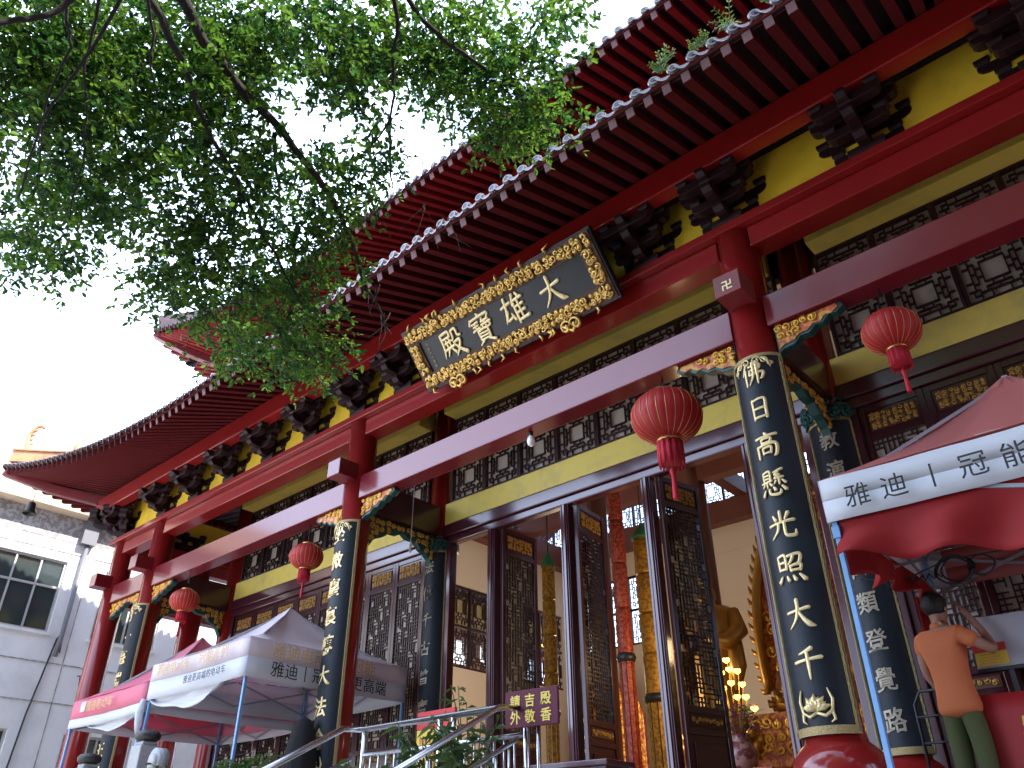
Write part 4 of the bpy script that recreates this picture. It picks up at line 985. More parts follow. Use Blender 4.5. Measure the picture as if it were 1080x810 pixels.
# loose white cloth hanging under the front edges
def swag(par, pts, drop, mt, seed):
    rg = random.Random(seed); m = MB(); P = []
    for i in range(17):
        s = i/16; a = V(pts[0]).lerp(V(pts[1]), s); d = drop*(sin(pi*s)**.7)*(1+.15*sin(s*11+seed)); row = []
        for j in range(6):
            q = j/5; row.append(a+V((.02*sin(i*1.3+j), .06*sin(q*pi)+.02*sin(i*.9+j*2), -d*q)))
        P.append(row)
    m.grid(P, 0, True); child('loose_cloth', m, mt, par, solid=.006)
swag(ta, ((-11.5, 5.36, 3.62), (-9.6, 5.36, 3.62)), .22, M['white'], 1)
swag(tb, ((-13.4, 5.36, 3.48), (-11.75, 5.36, 3.48)), .16, M['white'], 2)
m = MB(); m.tube([(-11.62, 5.33, 3.62), (-11.63, 5.31, 3.45), (-11.60, 5.32, 3.28), (-11.62, 5.33, 3.17)], [.03,.055,.05,.02], n=9); child('tied_cloth', m, M['white'], tb)
tc = tent('canopy_tent', -1.93, .60, 5.62, 7.85, 4.06, 3.73, 4.98, 'salmon and white canopy tent with red cloth hanging under it, at the right', None, (M['salmon'], M['white'], M['white'], .5, M['salmon']),
     [('雅迪|冠能', M['inkblack'], .185, 3.86, -1.66, 1.38), ('更高端的电动车', M['inkblack'], .185, 3.86, -.36, 1.38)], [], M['bluepole'])
m = MB()                                                # white swoosh emblem on the canopy front slope
def slope_pt(x, s): return V((x, 5.62+s*1.115, 4.06+s*.92-.22*sin(pi*s)+.008))
for (xa, xb, s0, s1, b) in ((-1.15, -.55, .16, .40, .05), (-.86, -.38, .13, .30, .04)):
    P = []
    for i in range(13):
        q = i/12; s = s0+(s1-s0)*q; hw = b*sin(pi*q)**.7+.002; x = xa+(xb-xa)*q; P.append([slope_pt(x, s-hw)+V((0,-.02,.02)), slope_pt(x, s+hw)+V((0,-.02,.02))])
    m.grid(P, 0, True)
child('swoosh_emblem', m, M['white'], tc, solid=.004)
def drape(par, a, b, z0, z1, seed, amp=.06, n=40):
    m = MB(); a = V(a); b = V(b); d = (b-a).normalized(); nn = V((-d.y, d.x, 0)); P = []; rg = random.Random(seed); ph_ = [rg.uniform(0,6) for _ in range(4)]
    for i in range(n+1):
        s = i/n; p = a.lerp(b, s); row = []
        low = z1+.07*sin(s*7+ph_[0])+.03*sin(s*23+ph_[1])
        for j in range(9):
            q = j/8; row.append(V((p.x, p.y, z0+(low-z0)*q))+nn*(amp*q*(sin(s*26+ph_[2]+q*1.5)+.5*sin(s*11+ph_[3]+q*4))))
        P.append(row)
    m.grid(P, 0, True); return child('hanging_cloth', m, M['tentred'], par, solid=.005)
drape(tc, (-1.90, 5.66, 0), (.60, 5.66, 0), 3.74, 3.38, 4, .075)
drape(tc, (-1.88, 5.70, 0), (-1.88, 7.80, 0), 3.74, 3.46, 5)
drape(tc, (-1.97, 7.50, 0), (-1.90, 7.78, 0), 3.6, 2.9, 8, .04, 14)
# cables under the right tent
t = thing('cable_coil', 'black coiled cable hanging from the frame under the right tent', 'cable', tuple(at(1005, 598, 7.0)))
m = MB()
for i, (rr, dx) in enumerate(((.13,0),(.115,.03),(.09,.20),(.12,-.01))):
    P = [(dx+rr*cos(a)*1.1, .01*i+.015*sin(a*3), -.02+rr*.85*sin(a)) for a in [2*pi*k/20 for k in range(21)]]; m.tube(P, .008, 5)
obj('coil', m, M['cable'], t)
m = MB(); m.tube([(.1,0,.06),(.05,.01,.09),(-.4,.02,-.02),(-.75,.05,.07)], .006, 5); m.tube([(.1,0,.06),(.4,0,.05),(.9,0,-.05)], .006, 5); m.tube([(.12,0,.05),(.1,0,-.12),(.14,.01,-.25)], .005, 5)
for k in range(9): m.tube([(-.55+k*.05,.03,.0),(-.53+k*.05+.02*sin(k),.05,-.05),(-.50+k*.05,.03,-.01)], .007, 5)
obj('loose_end', m, M['cable'], t)

# ------------------------------------------------------------------ person under the right tent
def skin_obj(name, joints, edges, mt, par, sub=2, scale=1.0):
    me = bpy.data.meshes.new(name); me.from_pydata([j[0] for j in joints], edges, []); me.materials.append(mt)
    o = bpy.data.objects.new(name, me); COL.objects.link(o); o.parent = par
    sk = o.modifiers.new('skin', 'SKIN'); sk.use_smooth_shade = True
    if not me.skin_vertices: me.skin_vertices.new()
    for i, j in enumerate(joints):
        r_ = j[1] if hasattr(j[1], '__len__') else (j[1], j[1]); me.skin_vertices[0].data[i].radius = r_
        me.skin_vertices[0].data[i].use_root = (i == 0)
    ss = o.modifiers.new('sub', 'SUBSURF'); ss.levels = sub; ss.render_levels = sub
    return o
pp = thing('person', 'person in orange shirt and olive trousers, back turned, hand raised to the head', 'person', (-1.80, 7.28, TZ), rad(-22))
# local: +y is the way the person faces, +x is their right
J = [((0,0,.92),(.105,.075)), ((0,-.01,1.05),(.115,.085)), ((0,-.01,1.22),(.135,.095)), ((0,-.02,1.36),(.135,.09)), ((0,0,1.43),(.075,.07)), ((0,.02,1.50),(.055,.055)),
     ((0,.035,1.55),(.075,.085)), ((0,.04,1.62),(.075,.095)), ((0,.035,1.69),(.055,.07)),
     ((.17,-.02,1.38),.062), ((.30,.06,1.27),.048), ((.34,.14,1.22),.044), ((.24,.20,1.40),.034), ((.15,.20,1.56),.028), ((.125,.185,1.61),(.035,.018)),
     ((-.17,-.02,1.38),.062), ((-.22,-.01,1.22),.048), ((-.23,.02,1.10),.042), ((-.20,.14,.95),.034), ((-.18,.20,.86),.028), ((-.175,.22,.80),(.02,.036)),
     ((.085,0,.80),.065), ((.10,.01,.50),.058), ((.10,-.02,.30),.05), ((.10,-.02,.09),.038), ((.10,.10,.04),.036),
     ((-.085,0,.80),.065), ((-.10,.01,.50),.058), ((-.10,-.02,.30),.05), ((-.10,-.02,.09),.038), ((-.10,.10,.04),.036)]
Ed = [(0,1),(1,2),(2,3),(3,4),(4,5),(5,6),(6,7),(7,8),(3,9),(9,10),(10,11),(11,12),(12,13),(13,14),(3,15),(15,16),(16,17),(17,18),(18,19),(19,20),(0,21),(21,22),(22,23),(23,24),(24,25),(0,26),(26,27),(27,28),(28,29),(29,30)]
body = skin_obj('body', J, Ed, M['skin'], pp)
# fingers as short chains of their own, rooted in each palm
for (px3, dirs, sp3) in (((.122,.183,1.612), V((-.35,-.1,.93)), V((-.1,.99,.05))), ((-.175,.222,.795), V((.03,.25,-.97)), V((.05,.97,.25)))):
    for k in range(4):
        L = (.068,.078,.072,.056)[k]; b0_ = V(px3)+sp3*((k-1.5)*.018); d = dirs.normalized()
        c = d.cross(sp3).normalized()*(.012)
        skin_obj('finger', [(tuple(b0_),.009), (tuple(b0_+d*L*.45),.0088), (tuple(b0_+d*L*.75+c),.008), (tuple(b0_+d*L+c*2.2),.0065)], [(0,1),(1,2),(2,3)], M['skin'], pp, 1)
    b0_ = V(px3)-dirs.normalized()*.03+sp3*.03; d = (dirs.normalized()*.6+sp3*.8).normalized()
    skin_obj('thumb', [(tuple(b0_-sp3*.012),.012), (tuple(b0_+d*.03),.0105), (tuple(b0_+d*.058),.008)], [(0,1),(1,2)], M['skin'], pp, 1)
m = MB()                                                # hair cap, ears
for i in range(1): m.sphere((0,.015,1.655), .112, 20, 14, sc=(.86,.98,1.02))
m.v = [v for v in m.v]
hv = []
for v in m.v:
    x, y, z = v; zmin = 1.565 if y < .03 else 1.565+(y-.03)*1.3
    hv.append((x+.006*sin(z*90+x*70), y+.005*sin(x*80), max(z, zmin)))
m.v = hv
obj('hair', m, M['hair'], pp)
m = MB()
for s in (-1, 1):
    m = MB(); m.sphere((s*.083,.045,1.605), .03, 8, 6, sc=(.45,.7,1.05)); obj('ear', m, M['skin'], pp)
m = MB(); m.tube([(0,.125,1.63),(0,.15,1.60),(0,.145,1.59)], [.010,.016,.010], 8)
for s in (-1,1): m.sphere((s*.032,.118,1.635), .011, 8, 6)
m.tube([(-.025,.122,1.555),(0,.132,1.553),(.025,.122,1.555)], [.005,.008,.005], 6)
obj('face', m, M['skin'], pp)
S = [((0,-.005,.73),(.20,.165)), ((0,-.005,.86),(.190,.15)), ((0,-.01,1.00),(.160,.122)), ((0,-.012,1.20),(.178,.128)), ((0,-.018,1.345),(.165,.108)), ((0,-.004,1.425),(.088,.080)), ((.175,-.018,1.375),.078), ((.285,.045,1.285),.074), ((-.175,-.018,1.375),.078), ((-.225,-.008,1.24),.074)]
skin_obj('shirt', S, [(0,1),(1,2),(2,3),(3,4),(4,5),(4,6),(6,7),(4,8),(8,9)], M['shirt'], pp)
m = MB(); m.lathe([(.064,-.025),(.072,0),(.066,.03),(.058,.035)], (0,.008,1.455), 20, sx=1, sy=1.05); obj('collar', m, M['shirt'], pp)
T = [((0,0,.92),(.105,.080)), ((.085,0,.76),.090), ((.10,.01,.50),.082), ((.10,-.01,.28),.074), ((.10,-.015,.07),.068), ((-.085,0,.76),.090), ((-.10,.01,.50),.082), ((-.10,-.01,.28),.074), ((-.10,-.015,.07),.068)]
skin_obj('trousers', T, [(0,1),(1,2),(2,3),(3,4),(0,5),(5,6),(6,7),(7,8)], M['trousers'], pp)
for s in (-1, 1):
    m = MB(); m.tube([(s*.10,-.075,.035),(s*.10,0,.05),(s*.10,.10,.045),(s*.10,.18,.03)], [.034,.045,.046,.03], 10, flat=((0,0,1),.75)); obj('shoe', m, M['shoe'], pp)
pp.scale = (.97, .97, .97)

# white board, notice, red banner table, dark trolley
t = thing('white_board', 'white leaning board with two dark studs, right of the person', 'board', (-1.15, 7.6, 2.96), 0)
m = MB(); m.prism([(-.52,0),(.6,0),(.6,.40),(-.47,.40)], (0,0,0), (1,0,0), (0,0,1), .03); obj('panel', m, M['whiteboard'], t, bev=.004)
for x, z in ((.02,.30),(.10,.22)): m = MB(); m.sphere((x,-.018,z), .012, 8, 6, sc=(1,.5,1)); obj('stud', m, M['cable'], t)
m = MB(); m.box(-.52,.6,-.03,.03,-.03,-.003); m.box(-.30,-.26,-.02,.02,2.05-2.96,-.03); m.box(.40,.44,-.02,.02,2.05-2.96+.0,-.03)
for x in (-.28,.42): m.box(x-.04,x+.04,-.25,.25,TZ-2.96+.002,TZ-2.96+.2)
obj('stand', m, M['cable'], t)
t = thing('notice', 'small red and yellow paper notice pinned on the white board', 'notice', (-1.545, 7.578, 3.05))
m = MB(); m.box(-.115,.125,-.003,0,-.075,.03); obj('yellow_field', m, M['noticeyellow'], t); m = MB(); m.box(-.125,.125,-.004,.001,.033,.095); obj('red_header', m, M['noticered'], t)
m = MB()
for i, ch in enumerate('功德箱'): write(m, ch, lambda X, Yy, Z, i=i: (-.065+i*.065+X, -.005-Z, .064+Yy), .05, brush=False, thick=.02)
for j in range(4): m.box(-.085,.09-.02*(j % 2),-.0045,-.0032,.01-j*.022,.014-j*.022)
obj('print', m, M['carvedred'], t)
t = thing('offering_table', 'table draped with a dark red banner lettered in gold, lower right corner', 'table', (-.9, 7.38, TZ))
m = MB(); m.box(-.80,.9,.02,.55,.80,.85)
for x in (-.75,.85):
    for y in (.06,.5): m.box(x-.025,x+.025,y-.025,y+.025,.002,.80)
obj('tabletop', m, M['door'], t, bev=.006)
m = MB(); P = [[(-.80+1.7*i/30, -.02+.010*sin(i*.9)*(j/6), .875-.83*j/6+(.006*sin(i*.5))) for j in range(7)] for i in range(31)]; m.grid(P, 0, True); P = [[(-.80+1.7*i/6, -.02+.5*j/2, .876) for j in range(3)] for i in range(7)]; m.grid(P, 0, True)
bn = obj('banner', m, M['bannerred'], t, solid=.006)
m = MB()
for i, ch in enumerate('乐捐功德'): write(m, ch, lambda X, Yy, Z, i=i: (-.46+i*.28+X, -.034-Z, .64+Yy), .16, brush=False, bold=.02, thick=.01)
for j in range(4):
    for i, ch in enumerate(('捐款修缮殿宇', '随喜功德无量', '广种福田善缘', '诸事吉祥如意')[j]): write(m, ch, lambda X, Yy, Z, i=i, j=j: (-.36+i*.085+.03*(j % 2)+X, -.034-Z, .48-j*.10+Yy), .06, brush=False, thick=.01)
obj('lettering', m, M['signyellow'], t)
t = thing('trolley', 'dark folded trolley with a pale curved handle beside the inner couplet column', 'trolley', (-2.06, 7.55, TZ))
m = MB(); m.tube([(-.16,0,.12),(-.16,.02,.9),(-.10,.03,1.0),(.10,.03,1.0),(.16,.02,.9),(.16,0,.12)], .014, 8); m.box(-.2,.2,-.12,.1,.10,.12)
for z in (.35,.6,.8): m.tube([(-.16,.01,z),(.16,.01,z)], .01, 6)
obj('frame', m, M['cable'], t)
for s in (-1, 1):
    m = MB(); m.tube([(s*.19,.06,.085),(s*.23,.06,.085)], .08, 16); obj('wheel', m, M['cable'], t)
m = MB(); m.tube([(.12,-.02,.70),(.17,-.04,.80),(.16,-.05,.92),(.08,-.05,.97)], .02, 8); obj('handle', m, M['whiteboard'], t)

# ------------------------------------------------------------------ handrail, sign, plants, little things in front
t = thing('handrail', 'stainless steel handrail with thin balusters round the head of the steps', 'handrail', (-5.3, 4.9, TZ))
m = MB(); z = 2.69
m.tube([(-4.30,5,z),(-6.28,5,z),(-6.28,4.75,z-.02),(-6.28,1.9,z-.02-2.85*TZ/3.6)], .027, 10); child('top_rail', m, M['steel'], t)
m = MB(); m.tube([(-4.32,5,z-.035),(-4.32,4.7,z-.055),(-4.32,1.9,z-.04-2.8*TZ/3.6)], .021, 10); child('top_rail', m, M['steel'], t)
m = MB(); m.tube([(-4.30,5,z-.22),(-6.28,5,z-.22)], .020, 8); m.tube([(-6.28,4.9,z-.24),(-6.28,1.9,z-.24-2.85*TZ/3.6)], .02, 8); m.tube([(-4.32,4.9,z-.26),(-4.32,1.9,z-.26-2.8*TZ/3.6)], .02, 8)
m.tube([(-4.30,5,TZ+.12),(-6.28,5,TZ+.12)], .018, 8); child('mid_rail', m, M['steel'], t)
for x in (-6.28, -5.28, -5.12, -4.32):
    m = MB(); m.tube([(x,5,TZ+.002),(x,5,z-.02)], .026, 10); m.lathe([(.05,0),(.05,.012)], (x,5,TZ+.002), 14); child('post', m, M['steel'], t)
for x in (-6.28, -4.32):
    for k in range(1, 4):
        y = 4.9-k*.9; zz = TZ-(4.9-y)*TZ/3.6; m = MB(); m.tube([(x,y,max(.02,zz-.05)),(x,y,zz+.82)], .024, 10); child('post', m, M['steel'], t)
m0 = MB(); m0.tube([(0,0,TZ+.12),(0,0,z-.22)], .010, 8)
b0_ = child('baluster', m0, M['steel'], t)
for i in range(17):
    x = -6.17+i*.108; o = b0_ if i == 0 else b0_.copy()
    if i: COL.objects.link(o)
    o.location = (x, 5, 0)
m1 = MB(); m1.tube([(0,0,.10),(0,0,.58)], .010, 8); b1_ = child('baluster', m1, M['steel'], t); k = 0
for x in (-6.28, -4.32):
    for i in range(20):
        y = 4.8-i*.14; o = b1_ if k == 0 else b1_.copy()
        if k: COL.objects.link(o)
        o.location = (x, y, TZ-(4.9-y)*TZ/3.6); k += 1
sg = thing('rail_sign', 'small maroon sign with six yellow characters fixed on the end of the handrail', 'sign', (-4.20, 4.93, 2.64), rad(4))
m = MB(); m.box(-.25,.25,-.012,.012,-.135,.135); obj('plate', m, M['signmaroon'], sg, bev=.006)
m = MB()
for (x, col_) in ((.14,'殿香'), (-.01,'吉敬'), (-.15,'請外')):
    for j, ch in enumerate(col_): write(m, ch, lambda X, Yy, Z, x=x, j=j: (x+X, -.014-Z,   .055-j*.115+Yy), .10, brush=False, bold=.015, thick=.02)
obj('lettering', m, M['signyellow'], sg)
m = MB(); m.tube([(.04,.02,-.135),(.04,.02,TZ-2.64+.002)], .016, 8); m.box(.0,.08,-.03,.07,TZ-2.64+.001,TZ-2.64+.012); obj('leg', m, M['steel'], sg)

def plant(x, y, z, h, seed, lab, lean=.3, n=9, leafn=26, pot=True, nm='potted_bamboo'):
    rg = random.Random(seed); t = thing(nm, lab, 'plant', (x, y, z), group='potted plants along the terrace')
    if pot:
        m = MB(); m.lathe([(.12,.002),(.15,.05),(.19,.26),(.205,.27),(.205,.31),(.18,.31),(.17,.25)], n=20); obj('pot', m, M['terracotta'], t)
    st = MB(); lf = MB()
    for i in range(n):
        a = rg.uniform(0,6.28); l = rg.uniform(.2,1)*lean; H_ = h*rg.uniform(.7,1.05); P = []
        for k in range(7):
            q = k/6; P.append(V((.08*cos(a)+l*q*q*cos(a), .08*sin(a)+l*q*q*sin(a), .22+H_*q)))
        st.tube(P, [.007*(1-.7*k/6)+.002 for k in range(7)], 5)
        for k in range(leafn):
            q = rg.uniform(.25,1); p = P[min(5, int(q*6))].lerp(P[min(6, int(q*6)+1)], rg.random()); b = rg.uniform(0,6.28); L = rg.uniform(.09,.20); d = V((cos(b), sin(b), rg.uniform(-.6,.35))).normalized(); s = d.cross(V((0,0,1))).normalized()*L*.09
            mid = p+d*L*.5+V((0,0,.01)); e = p+d*L-V((0,0,L*.25))
            lf.add([p, mid+s, e, mid-s], [(0,1,2),(0,2,3)])
    obj('stems', st, M['bamboo'], t); obj('leaves', lf, M['bamboo'], t)
    return t
plant(-8.30, 5.12, TZ, .55, 11, 'bushy potted bamboo at the foot of the couplet column, left of the handrail', .42, 14, 30)
plant(-9.45, 5.10, TZ, .55, 12, 'loose reddish-green potted plant under the pale tent', .45, 14, 26)
plant(-5.85, 4.75, TZ-.152, .52, 13, 'slim potted bamboo behind the left half of the handrail', .22, 6, 16)
plant(-5.05, 4.75, TZ-.152, .70, 14, 'tall potted bamboo growing through the middle of the handrail', .30, 9, 20)
plant(-4.66, 4.75, TZ-.152, .72, 15, 'potted bamboo just left of the maroon rail sign', .26, 8, 18)
plant(-5.5, 5.6, TZ, .95, 16, 'thin leafed potted shrub behind the handrail by the inner couplet board', .3, 6, 14)
# stone balustrade pieces in the lower left corner
def stone_post(p, s, lab):
    t = thing('stone_post', lab, 'stone post', p, group='stone balustrade posts'); h = s
    m = MB(); m.box(-.13,.13,-.13,.13,0.002,h-.10); m.box(-.10,.10,-.10,.10,h-.10,h-.05); obj('shaft', m, M['stone'], t, bev=.015)
    m = MB(); m.lathe([(.10,h-.05),(.15,h-.02),(.16,h+.03),(.13,h+.07),(.05,h+.09)], n=18); obj('capital', m, M['bronze'], t)
q = at(156, 778, 5.15); stone_post((q.x, 5.15, TZ), q.z-TZ, 'grey stone post with a dark bowl cap beside the blue tent pole')
q = at(94, 802, 5.15); stone_post((q.x, 5.15, TZ), q.z-TZ, 'lower grey stone post in the bottom left corner beside the red column')
q = at(163, 797, 5.0); t = thing('stone_drum', 'round grey stone drum in front of the stone post', 'stone drum', (q.x, 5.06, TZ))
m = MB(); m.tube([(0,-.06,q.z-TZ-.06),(0,.06,q.z-TZ-.06)], .15, 20); m.tube([(0,-.08,q.z-TZ-.06),(0,.08,q.z-TZ-.06)], .09, 16); m.frustum(0,0,.002,max(.05,q.z-TZ-.2),.16,.09,.13,.08); obj('drum', m, M['stone'], t)
q = at(322, 756, 6.1); t = thing('draped_stand', 'tall black cloth-covered shape with a rounded top under the pale tent', 'draped stand', (q.x, 6.1, TZ)); hh = q.z-TZ
m = MB(); m.lathe([(.22,.002),(.21,hh*.4),(.19,hh*.7),(.14,hh*.88),(.08,hh*.97),(.01,hh)], n=36, wob=lambda a, z: 1+.04*sin(a*9)*(1-z/hh)); obj('cloth', m, M['darkcloth'], t)
q = at(460, 780, 6.9); t = thing('notice_stand', 'yellow notice board with a red heading behind the handrail', 'notice board', (q.x, 6.9, TZ))
m = MB(); m.box(-.32,.32,-.02,.02,.35,q.z-TZ+.12); obj('panel', m, M['noticeyellow'], t, bev=.005); m = MB(); m.box(-.32,.32,-.024,.015,q.z-TZ+.123,q.z-TZ+.32); obj('heading', m, M['noticered'], t, bev=.004)
m = MB()
for i in range(10): m.box(-.26+i*.055,-.24+i*.055,-.024,-.0205,.45,q.z-TZ+.05-.03*(i % 3))
obj('print', m, M['carvedred'], t)
for x_ in (-.28, .28): m = MB(); m.box(x_-.02,x_+.02,-.03,.03,.002,.35); obj('leg', m, M['door'], t)
q = at(610, 806, 6.2); t = thing('donation_box', 'pinkish red box with a gold mark below the open doors', 'box', (q.x, 6.2, TZ), rad(3)); hh = q.z-TZ
m = MB(); m.box(-.42,.42,-.2,.2,.002,hh); m.box(-.45,.45,-.23,.23,hh-.05,hh+.0); obj('case', m, M['lintel'], t, bev=.008)
m = MB(); write(m, '功', lambda X, Yy, Z: (-.1+X, -.203-Z, hh-.15+Yy), .12, brush=False, thick=.01); write(m, '德', lambda X, Yy, Z: (.1+X, -.203-Z, hh-.15+Yy), .12, brush=False, thick=.01); obj('lettering', m, M['signyellow'], t)

# ------------------------------------------------------------------ inside: banners, statues, altar, flowers
def hung_banner(px1, py1, y, ztop, zbot, w, mt, lab, cap='silkgreen'):
    q = at(px1, py1, y); t = thing('temple_banner', lab, 'banner', (q.x, y, zbot), group='long temple banners'); h = ztop-zbot
    m = MB(); rg = random.Random(int(px1))
    segs = 5
    for k in range(segs):                                # pleated tube in tiers, ending in strips
        za = h-k*h*.16; zb_ = za-h*.155
        if k < segs-1: m.lathe([(w*.92, zb_), (w, zb_+.03), (w*.96, (za+zb_)/2), (w, za-.02), (w*.9, za)], n=18, wob=lambda a, z: 1+.05*sin(a*9))
        else:
            for s in range(9):
                a = 2*pi*s/9; x, yy = w*.9*cos(a), w*.9*sin(a); sx, sy = -sin(a)*w*.28, cos(a)*w*.28; zz = rg.uniform(0,.15)
                m.add([(x-sx,yy-sy,za),(x+sx,yy+sy,za),(x*1.03+sx,yy*1.03+sy,zz),(x*1.03-sx,yy*1.03-sy,zz)], [(0,1,2,3)])
    obj('tube', m, mt, t)
    m = MB(); m.lathe([(w*1.1,h-.02),(w*1.15,h+.03),(w*.5,h+.18),(.02,h+.26)], n=14); obj('cap', m, M[cap], t)
    m = MB(); m.tube([(0,0,h+.25),(0,0,10.2-zbot)], .012, 5); obj('cord', m, M['cable'], t)
    m = MB()
    for zz in (h*.36,): m.lathe([(w*1.05,zz-.06),(w*1.25,zz),(w*1.05,zz+.06)], n=14)
    obj('medallion_ring', m, M['bronze'], t)
hung_banner(581, 700, 10.2, 5.95, 2.3, .11, M['silkyellow'], 'yellow brocade temple banner nearest the left open leaf')
hung_banner(634, 700, 10.9, 5.95, 2.3, .07, M['silkyellow'], 'thin yellow temple banner just left of the red banner')
hung_banner(658, 660, 9.8, 6.85, 2.6, .115, M['silkred'], 'red and gold temple banner with a green cap, tallest of the banners')
hung_banner(688, 680, 10.4, 6.05, 2.3, .16, M['silkyellow'], 'wide yellow temple banner between the red banner and the right open leaf')

def robed(x, y, z, h, lab, seated=False):
    t = thing('statue', lab, 'statue', (x, y, z)); m = MB()
    if seated: prof = [(.42,0),(.50,.08),(.46,.20),(.32,.28),(.25,.40),(.27,.55),(.26,.66),(.12,.70),(.09,.74)]
    else: prof = [(.17,0),(.19,.03),(.165,.20),(.16,.40),(.17,.55),(.19,.68),(.20,.78),(.16,.825),(.07,.85),(.055,.87)]
    k = h
    m.lathe([(r*k*(1 if seated else .95), zz*k) for r, zz in prof], n=60, sx=1, sy=.72, wob=lambda a, zz: 1+.045*sin(a*13+zz*1.3/k)*(1-min(1, zz/k*.9)))
    hz = (.82 if seated else .925)*k; m.sphere((0,-.01*k,hz), .068*k*(1.25 if seated else 1), 16, 12, sc=(.92,1,1.15)); m.sphere((0,0,hz+.075*k), .032*k, 12, 8)
    for s in (-1, 1):
        m.tube([(s*.17*k,0,(.62 if seated else .78)*k),(s*.22*k,-.03*k,(.48 if seated else .64)*k),(s*.17*k,-.13*k,(.36 if seated else .56)*k),(s*.05*k,-.17*k,(.34 if seated else .60)*k)], [.055*k,.065*k,.06*k,.03*k], 10)
        m.sphere((s*.064*k,0,hz-.01*k), .018*k, 8, 6, sc=(.5,.7,1.9))
        if not seated: m.tube([(s*.18*k,-.03*k,.60*k),(s*.19*k,-.05*k,.42*k),(s*.17*k,-.06*k,.26*k)], [.05*k,.06*k,.02*k], 8)
    m.tube([(0,-.07*k,hz+.01*k),(0,-.088*k,hz-.012*k)], [.008*k,.014*k], 6)
    obj('figure', m, M['statue'], t)
    m = MB(); nP = 14
    for row in range(3):
        for i in range(nP):
            a = 2*pi*(i+.5*row)/nP; rr = (.26 if not seated else .55)*k*(1-.06*row); p = V((rr*cos(a), rr*sin(a)*.8, -.10*k+.04*k*row)); d = V((cos(a), sin(a), .5)); m.tube([p*.96, p+d*.03*k, p+d*.05*k+V((0,0,.03*k))], [.02*k,.035*k,.006*k], 6)
    m.lathe([((.26 if not seated else .52)*k,-.16*k),((.27 if not seated else .56)*k,-.10*k),((.20 if not seated else .48)*k,0)], n=28, sy=.8); obj('lotus_base', m, M['statue'], t)
    return t
robed(-7.42, 14.0, 3.55, 2.75, 'gilded standing robed statue inside, half hidden by the right open leaf')
sb = robed(-5.50, 14.6, 4.2, 2.0, 'gilded seated statue before the flame halo inside the hall', True)
m = MB(); P = []
ring = []
for i in range(49):
    a = -pi*.08+pi*1.16*i/48; w = 1.02*(1+.0*i); ring.append(V((1.38*cos(a), .28, .9+2.9*sin(a))))
m.tube(ring, .10, 8)
for i in range(49):
    p = ring[i]; d = V((p.x, 0, p.z-.8)).normalized(); m.tube([p, p+d*.14+V((0,0,.05)), p+d*.20+V((0,0,.14))], [.06,.05,.01], 5)
h_ = obj('halo_rim', m, M['statue'], sb)
m = MB(); poly = [(r_.x*.95, r_.z*.97) for r_ in ring]; m.prism(poly, (0,.34,0), (1,0,0), (0,0,1), .04); obj('halo_field', m, M['altar'], sb)
rg = random.Random(2); m = MB()
for i in range(60):
    a = pi*(1.1*rg.random()-.05); q = rg.uniform(.62,.9); spiral(m, (1.34*q*cos(a), .30, .9+2.8*q*sin(a)), (1,0,0), (0,0,1), .14, .035, 1.2, rg.uniform(0,6), rg.choice((-1,1)), 10)
obj('halo_scrollwork', m, M['carvegold'], sb)
t = thing('altar', 'long red and gold carved altar carrying the statues', 'altar', (-5.65, 14.2, TZ))
m = MB(); m.box(-3.4,3.4,-.55,1.0,.002,1.10); m.box(-3.5,3.5,-.65,1.05,1.105,1.25); m.box(-1.25,1.4,-.3,1.0,1.255,2.0); obj('body', m, M['altar'], t, bev=.02)
rg = random.Random(4); m = MB(); scrollwork(m, (-3.3,-.56,.15), (1,0,0), (0,0,1), 6.6, .85, .24, .03, rg); scrollwork(m, (-1.2,-.31,1.32), (1,0,0), (0,0,1), 2.5, .6, .2, .028, rg); obj('scrollwork', m, M['carvegold'], t)
for i, (u, v) in enumerate(((500, 720), (640, 740))):
    q = at(u, v, 16.0); t = thing('carved_throne', ('orange carved throne back against the wall left of the first open leaf', 'orange carved throne back seen between the banners')[i], 'throne', (q.x, 16.0, TZ), group='carved throne backs'); hh = q.z-TZ+.5
    m = MB(); poly = [(-1.0,0.002),(1.0,0.002),(1.0,hh*.75),(.8,hh*.86),(.45,hh*.9),(.3,hh),(-.3,hh),(-.45,hh*.9),(-.8,hh*.86),(-1.0,hh*.75)]; m.prism(poly, (0,0,0), (1,0,0), (0,0,1), .12); obj('back', m, M['altar'], t, bev=.02)
    m = MB(); rg = random.Random(i); scrollwork(m, (-.95,-.065,hh*.45), (1,0,0), (0,0,1), 1.9, hh*.45, .22, .03, rg); obj('scrollwork', m, M['carvegold'], t)
q = at(782, 790, 9.6); t = thing('flower_vase', 'vase of purple flowers with glowing yellow lotus lamps inside the open doors', 'flower vase', (q.x, 9.6, q.z-.12))
m = MB(); m.lathe([(.10,-.12),(.13,-.05),(.15,.05),(.10,.16),(.075,.20),(.10,.24)], n=20); obj('vase', m, M['porcelain'], t)
m = MB(); lfm = MB(); rg = random.Random(6)
for i in range(120):
    a = rg.uniform(0,6.28); q2 = .19*sqrt(rg.random()); z = .26+rg.uniform(0,.26); p = V((q2*cos(a), q2*sin(a), z))
    for k in range(4):
        b = k*1.57+a; d = V((cos(b), sin(b), .5)).normalized(); m.add([p, p+d*.022+V((-sin(b),cos(b),0))*.012, p+d*.035, p+d*.022-V((-sin(b),cos(b),0))*.012], [(0,1,2,3)])
    if i % 2: b = a; d = V((cos(b), sin(b), rg.uniform(-.2,.6))).normalized(); s = V((-sin(b),cos(b),0))*.018; lfm.add([p, p+d*.06+s, p+d*.12, p+d*.06-s], [(0,1,2,3)])
obj('flowers', m, M['purple'], t); obj('leaves', lfm, M['bamboo'], t)
st = MB()
